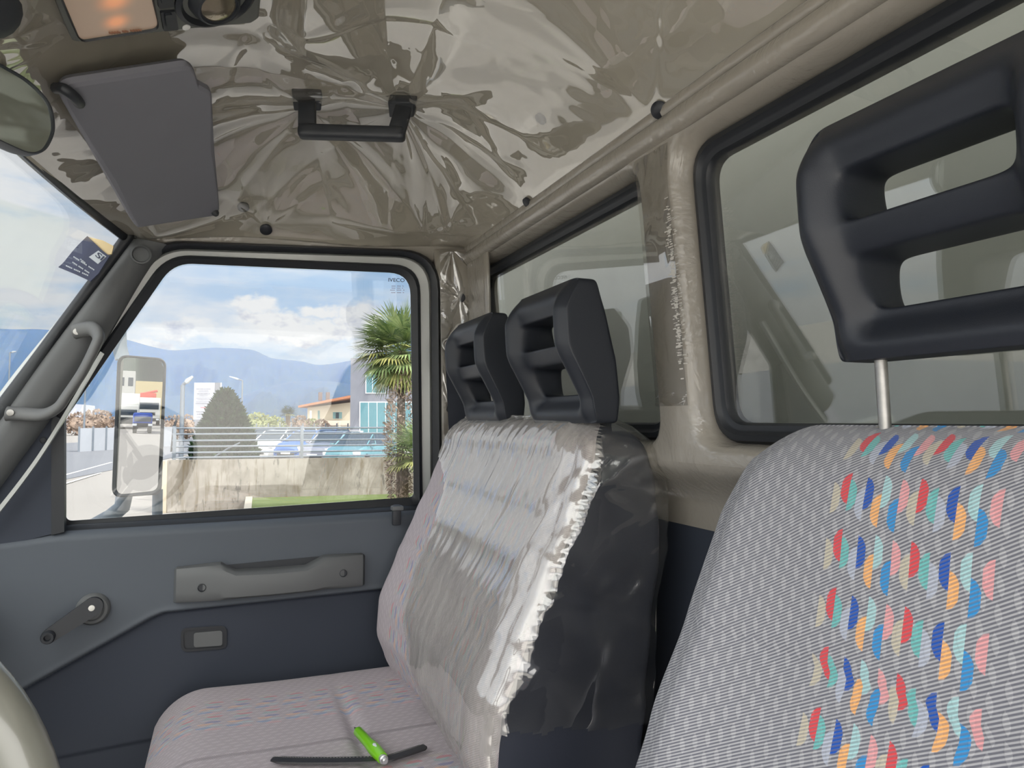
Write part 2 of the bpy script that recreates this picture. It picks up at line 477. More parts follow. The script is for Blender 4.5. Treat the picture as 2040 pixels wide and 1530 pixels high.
# ---- headliner with its roof shell
def lin(u, v):
    y = NEAR_Y + (EDGE_Y - NEAR_Y) * u; x = x_head(y) + (SEAM_X - x_head(y)) * v
    return Vector((x, y, ceil_z(x, y)))
vs, fs = grid(lin, 90, 60)
mb = MB().add(vs, fs)
vs2 = [Vector((v.x, v.y, v.z + .05)) for v in vs]
mb.add(vs2, [f[::-1] for f in fs])
bd = [i for i in range(91)] + [90 + 91 * j for j in range(1, 61)] + [91 * 60 + 89 - i for i in range(90)] + [91 * (59 - j) for j in range(60)]
bd = bd[:-1] if bd[-1] == bd[0] else bd
k = len(vs)
for a, b in zip(bd, bd[1:] + bd[:1]):
    if a != b: mb.f.append([a, b, b + k, a + k]); mb.m.append(0)
o = mb.build('ceiling', M['liner'], None, True, 50)
tag(o, 'beige cloth headliner of the cab roof', 'ceiling', kind='structure')

# ---- anchor points that pull folds into the film
CLIPS = [(530, 458, 11), (485, 413, 9), (1050, 405, 9), (1078, 237, 11)]
h1 = hit_ceiling(608, 205); h2 = hit_ceiling(800, 215)
ANCH = [(h1, .34, .027, 3.1, 1.0), (h2, .42, .036, 3.9, 2.3), (hit_ceiling(530, 458), .09, .010, 4, 4.1), (hit_ceiling(893, 470), .22, .022, 5.0, 6.7),
        (hit_ceiling(1050, 402), .12, .011, 3.4, 8.8), (hit_ceiling(525, 30), .16, .016, 3, 9.9), (hit_ceiling(150, 170), .10, .009, 4, 12.2),
        (hit_ceiling(1300, 235), .14, .010, 3.3, 14.5), (hit_ceiling(845, 470), .10, .010, 4, 17.1), (hit_ceiling(120, 90), .09, .007, 4, 19.3)]
CONS = [hit_ceiling(*q).to_2d() for q in [(148, 92), (505, 52), (530, 40), (530, -140), (95, -120)]]
def console_gap(x, y):
    d = 9; p = Vector((x, y)); c = sum(CONS, Vector((0, 0))) / 5
    for a, b in zip(CONS, CONS[1:] + CONS[:1]):
        n_ = Vector((-(b - a).y, (b - a).x)).normalized()
        if (c - a).dot(n_) < 0: n_ = -n_
        d = min(d, (p - a).dot(n_))
    return -d
def film_h(x, y):
    return film_h0(x, y) * (.12 + .88 * sstep(.0, .05, console_gap(x, y)))
def film_h0(x, y):
    h = .010 + .006 * n2(x * 2.6, y * 2.3, 4.4) + .0016 * n2(x * 6, y * 5, 1.7)
    for (p, L, amp, kk, sd_) in ANCH:
        ddx, ddy = x - p.x, y - p.y; r = math.hypot(ddx, ddy)
        if r > L * 5: continue
        rr = max(r, 1e-4); cx_, cy_ = ddx / rr, ddy / rr
        w_ = amp * (r / L) * math.exp(1 - r / L) * .8
        th_ = math.atan2(cy_, cx_); a = .75 * n2(cx_ * kk * .55, cy_ * kk * .55, sd_ + r * .6) + .12 * n2(cx_ * kk * 1.5, cy_ * kk * 1.5, sd_ + 30) + (.16 if L > .3 else .05) * math.sin(round(kk * 2) * th_ + 4.0 * n2(cx_ * 1.1, cy_ * 1.1, sd_ + 3))
        rid = max(0, a) ** .8 * 1.2 + .35 * a
        h += w_ * rid * .8
        h -= .011 * math.exp(-r / .035)
    e = min(EDGE_Y - y, SEAM_X - x, x - x_head(y), y - NEAR_Y)
    # gathers along the hems
    h += .0032 * math.exp(-e / .05) * n2(x * 34 + y * 9, y * 34 - x * 9, 3.0)
    return max(.0012, h) * sstep(-.002, .07, e) + .0015
def film(u, v):
    y = NEAR_Y + .02 + (EDGE_Y - .004 - NEAR_Y - .02) * u; x = x_head(y) + .004 + (SEAM_X - .004 - x_head(y)) * v
    h = film_h(x, y)
    return Vector((x, y, ceil_z(x, y))) + ceil_n(x, y) * h
vs, fs = grid(film, 420, 300)
o = mobj('ceiling_film', vs, fs, M['film'])
tag(o, 'clear glossy plastic film stretched in radiating folds under the cab ceiling', 'plastic film')

rows_ = []
for i in range(41):
    x = -.20 + (SEAM_X + .26) * i / 40
    zc_ = ceil_z(max(x_head(EDGE_Y), min(SEAM_X, x)), EDGE_Y)
    wr = .0018 * n2(x * 60, 0, 3)
    rows_.append([Vector((x, EDGE_Y - .012, zc_ + .02)), Vector((x, EDGE_Y - .004 + wr, zc_ + .002)), Vector((x, EDGE_Y + .004 + wr * 1.5, zc_ - .012)), Vector((x, EDGE_Y + .010 + wr, zc_ - .026)), Vector((x, EDGE_Y + .022, zc_ - .034)), Vector((x, EDGE_Y + .06, zc_ - .034)), Vector((x, EDGE_Y + .06, zc_ + .06)), Vector((x, EDGE_Y - .02, zc_ + .06))])
o = MB().loops(rows_, closed=False).build('trim_7', M['vinyl'], None); tag(o, 'film-covered beige edge of the roof lining over the passenger door', 'roof edge', kind='structure')

# ---- rear wall: skin with two window openings, pillar between
YC = .812
def pX(y, z, off=0.0, fx=x_skin): return Vector((fx(z) - off, y, z))
def ring2(cs, rs, f): return [f(p.x, p.y) for p in roundpoly(cs, rs)]
OPN = [dict(y0=.858, y1=1.600, n=1), dict(y0=.768, y1=.02, n=2)]
mb = MB()
for w_ in OPN:
    a, b = w_['y0'], w_['y1']; s_ = 1 if b > a else -1
    za, zb = -.030, .362
    outer = [(YC, -.056), (YC, SEAM_Z), (b + s_ * .14, SEAM_Z), (b + s_ * .14, -.056)]
    def rect(d, r, a=a, b=b, s_=s_, za=za, zb=zb): return [(a + s_ * -d, za - d), (a + s_ * -d, zb + d), (b + s_ * d, zb + d), (b + s_ * d, za - d)]
    r0 = ring2(outer, .0005, lambda y, z: pX(y, z))
    r1 = ring2(rect(.014, 0), .055, lambda y, z: pX(y, z))
    r2 = ring2(rect(.008, 0), .052, lambda y, z: pX(y, z, -.003))
    r3 = ring2(rect(.002, 0), .050, lambda y, z: pX(y, z, -.012))
    r4 = ring2(rect(-.002, 0), .048, lambda y, z: pX(y, z, 0, x_glass))
    r5 = ring2(rect(-.002, 0), .048, lambda y, z: pX(y, z, -.03, x_glass))
    r6 = ring2(outer, .0005, lambda y, z: pX(y, z, -.03, x_glass))
    mb.loops([r0, r1, r2, r3, r4, r5, r6])
    w_['rect'] = rect
lo = [-.054 - .1 * i / 16 for i in range(17)]
mb.loops([[pX(y, z) for y in [-.12 + .094 * i for i in range(21)]] for z in lo], closed=False)
lw = MB().box((.672, .82, -.70), (.07, 1.88, 1.11), bev=.01).build('trim_8', M['dark2'], None); tag(lw, 'lower rear wall behind the seats, coloured dark to stand for shade', 'wall', kind='structure')  # dark colour stands for the shade low on the rear wall
# rolled header above the windows
mb.tube([(SEAM_X + .004, y, SEAM_Z - .004) for y in [-.12 + .09 * i for i in range(21)]], .011, 10)
mb.tube([(x_skin(.385) + .002, y, .386) for y in [-.12 + .09 * i for i in range(21)]], .016, 12)
o = mb.build('wall_back', M['vinyl'], None, True, 50); recalc(o)
tag(o, 'beige plastic-covered rear wall of the cab with a pillar between two windows', 'wall', kind='structure')
# scuffed patch on the pillar edge
for i, w_ in enumerate(OPN):
    rect = w_['rect']; mb = MB()
    g = lambda d, off, r: ring2(rect(d, 0), r, lambda y, z: pX(y, z, off, x_glass))
    mb.loops([g(-.001, -.012, .048), g(-.001, .004, .048), g(-.005, .012, .046), g(-.012, .014, .043), g(-.016, .009, .040), g(-.018, .008, .038), g(-.024, .007, .034), g(-.027, .002, .032), g(-.027, -.012, .032)])
    wn = thing('window_%d' % (i + 1), (x_glass(.16), (w_['y0'] + w_['y1']) / 2, .16),
               ('rear cab window behind the two bench headrests, black rubber frame', 'rear cab window behind the driver seat headrest, black rubber frame')[i], 'window', kind='structure')
    recalc(mb.build('gasket', M['rubber'], wn, True, 40))
    out = ring2(rect(-.020, 0), .036, lambda y, z: pX(y, z, 0, x_glass))
    MB().prism(out, (.004, 0, -.0004)).build('pane', M['rear_glass'], wn, False)

# ---- cargo body wall seen through the rear windows
M['cargo'] = mat('cargo_board', srgb(160, 160, 150), .7, var=(1.4, .10), bump=(6, .15, .01))
mb = MB().box((3.26, .80, -.05), (5.0, 2.60, 2.5), bev=.03)
cargo = mb.build('cargo_body', M['cargo'], None)
tag(cargo, 'pale grey cargo box body standing close behind the cab windows', 'cargo box')
# ---- passenger door --------------------------------------------------------
gl = [(131, 1038), (130, 835), (346, 524), (817, 545), (824, 990)]
ru = [(108, 1056), (106, 828), (331, 506), (838, 528), (843, 1012)]
li = [(96, 1066), (92, 818), (317, 493), (859, 512), (863, 1018)]
se = [(82, 1074), (78, 798), (303, 477), (877, 499), (882, 1024)]
rg, rr_, rl, rs_ = [14, 30, 70, 45, 10], [14, 34, 90, 58, 12], [14, 36, 104, 70, 12], [14, 36, 116, 82, 12]
def dl(cs, r, off): return [door_pt(p.x, p.y, off) for p in roundpoly(cs, r)]
def inset(cs, k):
    c = Vector((480, 780)); return [tuple(Vector(p) + (c - Vector(p)).normalized() * k) for p in cs]
door = thing('door_1', (0.15, 1.66, -.4), 'grey passenger door with a big window, pull handle and window crank', 'door', kind='structure')
mb = MB().loops([dl(gl, rg, -.03), dl(gl, rg, -.004), dl(inset(ru, 8), rr_, .004), dl(inset(ru, 2), rr_, .002), dl(ru, rr_, -.02)])
recalc(mb.build('window_rubber', M['rubber'], door))
mb = MB().loops([dl(inset(ru, 3), rr_, -.03), dl(inset(ru, 1), rr_, -.003), dl(inset(li, 6), rl, .0), dl(inset(li, 1), rl, -.006), dl(li, rl, -.03)])
recalc(mb.build('window_frame', M['paint'], door))
mb = MB().loops([dl(inset(li, 2), rl, -.03), dl(inset(li, 1), rl, .000), dl(inset(se, 12), rs_, .010), dl(inset(se, 6), rs_, .013), dl(inset(se, 1), rs_, .006), dl(se, rs_, -.03)])
o = mb.build('door_seal', M['rubber'], None); recalc(o)
tag(o, 'black rubber weather seal round the passenger door opening', 'seal')
pane = MB().prism(dl(gl, rg, -.016), (0, .004, 0)).build('pane', M['glass'], door, False)
# lettering etched in the pane
M['etch'] = mat('etched_print', srgb(88, 92, 110), .6); M['etch2'] = mat('etched_small_print', srgb(170, 140, 160), .7)
def text3(name, body, p_tl, p_tr, height, m_, parent, depth=.0006, font_up=None):
    cu = bpy.data.curves.new(name, 'FONT'); cu.body = body; cu.size = 1; cu.extrude = .002
    o = bpy.data.objects.new(name, cu); COL.objects.link(o); bpy.context.view_layer.update()
    me = bpy.data.meshes.new_from_object(o); bpy.data.objects.remove(o); 
    xs = [v.co.x for v in me.vertices]; ys = [v.co.y for v in me.vertices]
    x0, x1, y0, y1 = min(xs), max(xs), min(ys), max(ys)
    ex = (p_tr - p_tl); wdt = ex.length; ex.normalize(); ez = Vector(font_up or (0, 0, 1)); ez = (ez - ex * ez.dot(ex)).normalized(); en = ex.cross(ez)
    for v in me.vertices:
        a = (v.co.x - x0) / (x1 - x0) * wdt; b = (v.co.y - y0) / (y1 - y0) * height
        v.co = p_tl + ex * a + ez * b + en * (v.co.z / .002 * depth)
    me.materials.clear(); me.materials.append(m_)
    o = bpy.data.objects.new(name, me); COL.objects.link(o)
    if parent is not None: attach(o, parent)
    return o
text3('lettering', 'IVECO', door_pt(774, 561, -.0145), door_pt(806, 562, -.0145), .0085, M['etch'], pane)
mb = MB()
for (x0, x1, yy) in [(780, 804, 570), (780, 803, 574), (777, 806, 578), (779, 805, 583)]:
    a, b = door_pt(x0, yy, -.0145), door_pt(x1, yy, -.0145)
    n_ = 9
    for q in range(n_):
        if q % 4 == 3: continue
        p = a.lerp(b, (q + .5) / n_); mb.box(p, ((b - a).length / n_ * .8, .0006, .0011))
mb.build('small_print', M['etch2'], pane, False)

# panel below the window with its pressed crease
P0 = 1.605
crease = [at_Y(x, y, P0) for x, y in [(-300, 1570), (13, 1392), (200, 1288), (300, 1232), (326, 1221), (400, 1213), (745, 1176), (1100, 1139)]]
def crease_z(x):
    for a, b in zip(crease, crease[1:]):
        if x <= b.x or b is crease[-1]:
            return a.z + (b.z - a.z) * (x - a.x) / (b.x - a.x)
top = [at_Y(x, y, P0) for x, y in [(-300, 1120), (0, 1077), (120, 1061), (480, 1040), (790, 1021), (1000, 1008)]]
def top_z(x):
    for a, b in zip(top, top[1:]):
        if x <= b.x or b is top[-1]:
            return a.z + (b.z - a.z) * (x - a.x) / (b.x - a.x)
def panel(u, v):
    x = -.72 + 1.28 * u; zt = top_z(x); z = zt + (-1.25 - zt) * v ** 1.25
    d = z - crease_z(x)
    y = P0 + .014 * sstep(.004, -.006, d) - .0022 * math.exp(-((d - .004) / .006) ** 2)
    rt = zt - z
    if rt < .018: y += .022 * (1 - math.sqrt(max(0, 1 - (1 - rt / .018) ** 2)))
    g = at_Y(300, 1480, P0); zz = g.z + (x - g.x) * .05
    y += .004 * sstep(.003, -.003, z - zz)
    return Vector((x, y, z))
vs, fs = grid(panel, 220, 320)
mb = MB().add(vs, fs)
mi = [1 if (vs[f[0]].z < crease_z(vs[f[0]].x)) else 0 for f in fs]  # shade below the crease painted with the darker plastic
mb.m = mi
pn = mb.build('door_panel', [M['dark'], M['dark2']], door, True, None)
MB().box((-.08, 1.655, -.72), (1.30, .05, 1.0), bev=.01).build('door_skin', M['paint'], door)
# window ledge between panel and pane
mb = MB()
led = []
for x in [(-.60 + .11 * i) for i in range(11)]:
    zt = top_z(x); led.append((x, zt))
mb.loops([[Vector((x, P0 + .022, z)) for x, z in led], [Vector((x, P0 + .030, z + .008)) for x, z in led], [Vector((x, P0 + .050, z + .010)) for x, z in led], [Vector((x, P0 + .055, z - .02)) for x, z in led]], closed=False)
mb.build('window_ledge', M['rubber'], door)
# dark quarter panel ahead of the pane
q = [at_Y(x, y, 1.61) for x, y in [(-60, 1105), (102, 1064), (124, 1058), (121, 850), (104, 818), (82, 835), (-60, 1030)]]
MB().prism(q, (0, .03, 0)).build('quarter_panel', M['dark2'], door)
q = [at_Y(x, y, 1.606) for x, y in [(102, 1066), (128, 1060), (128, 838), (108, 828), (102, 840)]]
MB().prism(q, (0, .02, 0)).build('window_divider', M['rubber'], door)
mb = MB().lathe(at_Y(86, 877, 1.61), (0, -1, 0), [(.006, -.003), (.006, .001), (.004, .002)], 16)
mb.build('screw', M['black'], door)

# pull handle
hb = []
H = [(347, 1134, 1200, .003), (352, 1131, 1201, .020), (400, 1126, 1198, .030), (440, 1122, 1195, .038), (452, 1129, 1193, .041), (470, 1137, 1191, .044), (540, 1134, 1185, .046), (610, 1128, 1178, .044),
     (630, 1117, 1176, .041), (645, 1108, 1173, .038), (690, 1105, 1170, .030), (722, 1103, 1167, .020), (727, 1106, 1164, .003)]
rings = []
for (x, ya, yb, dp) in H:
    a, b = at_Y(x, ya, P0 - dp * .5), at_Y(x, yb, P0 - dp * .5)
    h = a.z - b.z; cz = (a.z + b.z) / 2; r = []
    for (k1, k2) in [(.5, -.02), (.5, .55), (.47, .78), (.38, .93), (.2, 1), (-.2, 1), (-.4, .95), (-.48, .8), (-.5, .55), (-.5, -.02)]:
        r.append(Vector((a.x, P0 - dp * k2 + .001, cz + h * k1)))
    rings.append(r)
mb = MB(); k = 0
for r in rings: mb.v += r
for i in range(len(rings) - 1):
    for j in range(10):
        jj = (j + 1) % 10; mb.f.append([i * 10 + j, (i + 1) * 10 + j, (i + 1) * 10 + jj, i * 10 + jj]); mb.m.append(0)
mb.f += [list(range(10)), [120 + j for j in range(10)][::-1]]; mb.m += [0, 0]
ph = mb.build('pull_handle', M['trimgrey'], door, True, 35); recalc(ph)
for (x, y, dp) in [(402, 1171, .031), (684, 1142, .031)]:
    c_ = at_Y(x, y, P0 - dp)
    MB().lathe(c_, (0, -1, 0), [(.0082, -.004), (.0082, .0008), (.0070, .0012), (.0064, -.001)], 20).build('screw', M['black'], ph)
# thin black sheet painting the shaded hollow behind the bar
q = [at_Y(x, y, P0 - .0015) for x, y in [(447, 1126), (640, 1108), (640, 1132), (447, 1150)]]
MB().prism(q, (0, .002, 0)).build('grip_shade', M['black'], door)

# window crank
c1 = at_Y(185, 1209, P0 - .03); c2 = at_Y(97, 1268, P0 - .05)
cr = MB().lathe(at_Y(186, 1212, P0), (0, -1, 0), [(.030, -.002), (.030, .008), (.026, .013), (.021, .014), (.017, .020), (.012, .021)], 28).build('window_crank', M['trimgrey'], door)
a = c2 - c1; L_ = a.length; a.normalize()
b_ = a.cross(Vector((0, 1, 0))).normalized()
cs = []
for i in range(15):
    th = PI / 2 + PI * i / 14; cs.append(c1 + a * (.017 * math.cos(th)) + b_ * (.017 * math.sin(th)))
for i in range(15):
    th = -PI / 2 + PI * i / 14; cs.append(c2 + a * (.013 * math.cos(th)) + b_ * (.013 * math.sin(th)))
ca = MB().prism(cs, (0, .009, 0)).build('crank_arm', M['rubber'], cr, True, 30)
recalc(ca)
MB().lathe(c2, (0, -1, 0), [(.011, -.002), (.012, .008), (.010, .013), (.006, .013), (.005, .006)], 22).build('crank_knob', M['black'], cr)
MB().lathe(c1 + Vector((-.002, 0, -.002)), (0, -1, 0), [(.0055, 0), (.0055, .002), (.003, .0026)], 16).build('crank_screw', mat('screw_head', (.8, .78, .72), .4), cr)
# inner latch
def plate(cs, r, Y, th): return [Vector(at_Y(p.x, p.y, Y)) for p in roundpoly(cs, r)]
oc = [(361, 1300), (360, 1252), (452, 1246), (452, 1292)]; ic = [(366, 1295), (365, 1257), (447, 1251), (447, 1288)]
P1 = P0 + .014
la = MB().loops([plate(oc, 14, P1 + .002, 0), plate(oc, 14, P1 - .004, 0), plate(ic, 11, P1 - .004, 0), plate(ic, 11, P1 + .01, 0)]).build('latch_surround', M['rubber'], door); recalc(la)
q = plate(ic, 11, P1 - .0005, 0); MB().prism(q, (0, .012, 0)).build('latch_bowl', M['black'], la)
q = plate([(386, 1290), (386, 1261), (443, 1256), (443, 1286)], 6, P1 - .003, 0); MB().prism(q, (0, .003, 0)).build('latch_lever', M['trimgrey'], la, True, 30)
# lock button
o = MB().box(at_Y(790, 1026, 1.592), (.020, .014, .046), bev=.005).build('lock_button', M['black'], door)
MB().box(at_Y(791, 1012, 1.590), (.026, .022, .010), bev=.003).build('cap', M['trimgrey'], o)

# ---- windscreen pillar trim and its grab handle ----------------------------
def strip(name, L, R_, Y0, Y1, m_, parent=None, th=.02, crown=.0, n=10, kind=None):
    """long trim piece between two pixel polylines of equal length at depth Y0 (left edge) and Y1 (right edge)"""
    A = catmull([at_Y(x, y, Y0) for x, y in L], 5); B = catmull([at_Y(x, y, Y1) for x, y in R_], 5)
    rings = []
    for a, b in zip(A, B):
        r = [a + Vector((0, th, 0))]
        for i in range(n + 1):
            t = i / n; p = a.lerp(b, t); p.y -= crown * (1 - abs(2 * t - 1) ** 3); r.append(p)
        r.append(b + Vector((0, th, 0))); rings.append(r)
    mb = MB()
    k = len(rings[0])
    for r in rings: mb.v += r
    for i in range(len(rings) - 1):
        for j in range(k):
            jj = (j + 1) % k; mb.f.append([i * k + j, (i + 1) * k + j, (i + 1) * k + jj, i * k + jj]); mb.m.append(0)
    mb.f += [list(range(k)), [(len(rings) - 1) * k + j for j in range(k)][::-1]]; mb.m += [0, 0]
    o = mb.build(name, m_, parent, True, 45); return recalc(o)
ap = strip('trim_1', [(262, 476), (225, 525), (95, 697), (0, 832), (-80, 950)], [(345, 492), (300, 530), (200, 690), (88, 850), (-30, 1010)], 1.590, 1.600, M['trimgrey'], th=.03, crown=.018)
tag(ap, 'grey plastic trim along the windscreen pillar', 'pillar trim', kind='structure')
c_ = at_Y(281, 507, 1.566); MB().lathe(c_, (0, -1, 0), [(.019, -.006), (.019, .002), (.016, .003), (.014, -.002)], 26).build('round_plug', M['trimgrey'], ap)
o = strip('windscreen_seal', [(243, 462), (228, 486), (60, 712), (-10, 805), (-80, 905)], [(272, 470), (256, 494), (92, 712), (8, 832), (-62, 930)], 1.586, 1.588, M['rubber'], th=.03, crown=.008)
tag(o, 'black rubber seal beside the windscreen pillar', 'seal')
o = strip('trim_2', [(213, 520), (50, 716), (-20, 808), (-80, 888)], [(236, 497), (64, 722), (-8, 815), (-70, 900)], 1.63, 1.60, M['paint'], th=.02, crown=.0)
tag(o, 'painted outer windscreen pillar edge', 'pillar', kind='structure')
o = strip('trim_3', [(200, 700), (100, 868), (40, 955), (-40, 1055)], [(206, 704), (106, 872), (46, 960), (-34, 1062)], 1.58, 1.58, M['paint'], th=.012, crown=.0)
tag(o, 'thin light edge strip below the pillar trim', 'trim', kind='structure')
# grab handle
gh = thing('grab_handle', at_Y(120, 740, 1.56), 'grey grab handle on the windscreen pillar beside the door window', 'grab handle')
path = [(150, 660, 1.567), (183, 655, 1.548), (196, 670, 1.530), (190, 690, 1.522), (165, 740, 1.518), (135, 785, 1.520), (115, 812, 1.526), (85, 826, 1.545), (40, 824, 1.565), (14, 824, 1.569)]
pts = catmull([at_Y(x, y, Y) for x, y, Y in path], 6)
rsz = [.0135] * len(pts)
for i in range(len(pts)): 
    t = i / (len(pts) - 1); rsz[i] = .0155 - .0035 * math.sin(PI * t)
gb = MB().tube(pts, rsz, 14, flat=.72).build('grip', M['grip'], gh, True, 60)
for (x, y, Y) in [(153, 661, 1.556), (21, 822, 1.556)]:
    MB().lathe(at_Y(x, y, Y), (0, -1, 0), [(.006, -.004), (.006, .003), (.003, .0035)], 16).build('screw', M['chrome'], gb)

# ---- windscreen header, glass, near-side header and shell pieces -----------
hd = [Vector((x_head(y), y, z_edge_front(y))) for y in [NEAR_Y + (1.60 - NEAR_Y) * i / 30 for i in range(31)]]
mb = MB().tube([p + Vector((-.004, 0, -.006)) for p in hd], .0105, 10, flat=.8)
o = mb.build('header_seal', M['rubber'], None); tag(o, 'black rubber seal along the top of the windscreen', 'seal')
mb = MB().loops([[p + Vector((.0, 0, .012)) for p in hd], [p + Vector((-.028, 0, .0)) for p in hd], [p + Vector((-.03, 0, .05)) for p in hd], [p + Vector((.03, 0, .06)) for p in hd]], closed=False)
o = mb.build('trim_4', M['paint'], None); tag(o, 'painted roof edge above the windscreen', 'roof edge', kind='structure')
bt = [Vector((x_head(y) - .36, y, -.36)) for y in [NEAR_Y + (1.60 - NEAR_Y) * i / 30 for i in range(31)]]
mb = MB().loops([[p + Vector((-.01, 0, 0)) for p in hd], bt, [p + Vector((-.006, 0, 0)) for p in bt], [p + Vector((-.016, 0, 0)) for p in hd]], closed=False)
o = mb.build('window_3', M['screen'], None, True, 30); tag(o, 'wide raked windscreen of the cab', 'windscreen', kind='structure')
# near side (the driver's door stands open): roof rail and rear corner post
o = MB().box((.17, NEAR_Y - .03, .425), (.78, .07, .07), bev=.015).build('trim_5', M['paint'], None); tag(o, 'painted roof rail over the open driver door', 'roof rail', kind='structure')
# floor, dash
o = MB().box((-.15, .80, -1.28), (1.75, 1.80, .06)).build('floor', mat('cab_floor', srgb(40, 42, 46), .9), None); tag(o, 'dark cab floor', 'floor', kind='structure')
prof = [(-.56, -.30), (-.47, -.285), (-.405, -.33), (-.388, -.42), (-.392, -.52), (-.42, -.60), (-.46, -.72), (-.62, -.80), (-.78, -.6), (-.78, -.34)]
mb = MB(); 
mb.prism([Vector((x, 1.585, z)) for x, z in prof], (0, -1.60, 0))
o = mb.build('dashboard', M['black'], None, True, 40); recalc(o); tag(o, 'black dashboard end beside the passenger door', 'dashboard')

# corner trim between door seal and rear window (seat belt post)
q = [(868, 492), (876, 700), (884, 1015), (884, 1300), (1010, 1300), (978, 1000), (974, 700), (968, 508)]
def cp(x, y):   # bends from the door plane into the rear wall
    a = door_pt(x, y, .004); b = wall_pt(x, y, .002)
    return a if a.length < b.length else b
rows = [(497, 868, 975), (560, 873, 976), (640, 875, 978), (720, 877, 980), (800, 880, 985), (880, 882, 990), (960, 884, 996), (1040, 884, 1004), (1200, 884, 1016)]
rings = []
for (y, xa, xb) in rows:
    rings.append([cp(xa, y) + Vector((0, .03, 0))] + [cp(xa + (xb - xa) * i / 12, y) + Vector((0, .006 * (abs(i - 6) / 6) ** 4, 0)) for i in range(13)])
mb = MB().loops(rings, closed=False)
o = mb.build('trim_6', M['vinyl'], None, True, 60)
sm = o.modifiers.new('s', 'SOLIDIFY'); sm.thickness = .006; sm.offset = 0
tag(o, 'plastic-wrapped beige corner post between the door and the rear window', 'post', kind='structure')

# film gathered over the corner post and over the wall pillar
def post_film(u, v):
    y = 502 + 430 * v ** 1.2; xa, xb = 876 + 10 * v, 962 + 18 * v
    p = cp(xa + (xb - xa) * u, y); h = .004
    for (qx, qy, L, amp) in [(917, 593, 60, .006), (900, 497, 60, .008), (896, 812, 50, .005), (912, 672, 40, .004)]:
        ddx, ddy = (xa + (xb - xa) * u) - qx, y - qy; r = math.hypot(ddx, ddy) + .01
        h += amp * (r / L) * math.exp(1 - r / L) * max(-.3, n2(ddx / r * 3.2, ddy / r * 3.2, qy)) * 1.3
    h += .0016 * n2(u * 3, v * 26, 5) * math.exp(-u / .2)
    return p + Vector((-.35, -.94, 0)) * max(.0015, h)
vs, fs = grid(post_film, 60, 260)
o = mobj('post_film', vs, fs, M['film']); tag(o, 'crumpled clear film over the corner post beside the passenger door', 'plastic film')
def pillar_film(u, v):
    z = .02 + .345 * v; y = .850 - .074 * u + (.012 if v > .9 else 0) * (v - .9) * 10 * (.5 - u); x = x_skin(z)
    h = .0022 + .0035 * max(0, n2(u * 1.4 + v * 5, v * 9 - u * 4, 2)) * sstep(.6, 1, v) + .0018 * max(0, n2(u * 2, v * 5, 8)) + .004 * max(0, n2(u * 3, v * 60, 3)) * sstep(.12, .0, v)
    return Vector((x - h, y, z))
vs, fs = grid(pillar_film, 50, 200)
o = mobj('pillar_film', vs, fs, M['film']); tag(o, 'clear film over the wall pillar between the rear windows', 'plastic film')

rg_ = random.Random(12); mb = MB()
for q in range(260):
    z = rg_.triangular(.05, .30, .15); y = .7755 + rg_.gauss(0, .0035); l = rg_.uniform(.0015, .0045); h = rg_.uniform(.0003, .0010)
    x = x_skin(z) - .0075 + (.004 if y < .772 else 0)
    mb.add([(x, y - l, z - h), (x, y + l, z - h), (x, y + l, z + h), (x, y - l, z + h)], [[0, 1, 2, 3]])
wb = bpy.data.objects['wall_back']
mb.build('worn_patch', mat('scuffed_plastic', srgb(206, 202, 194), .6), wb, False)
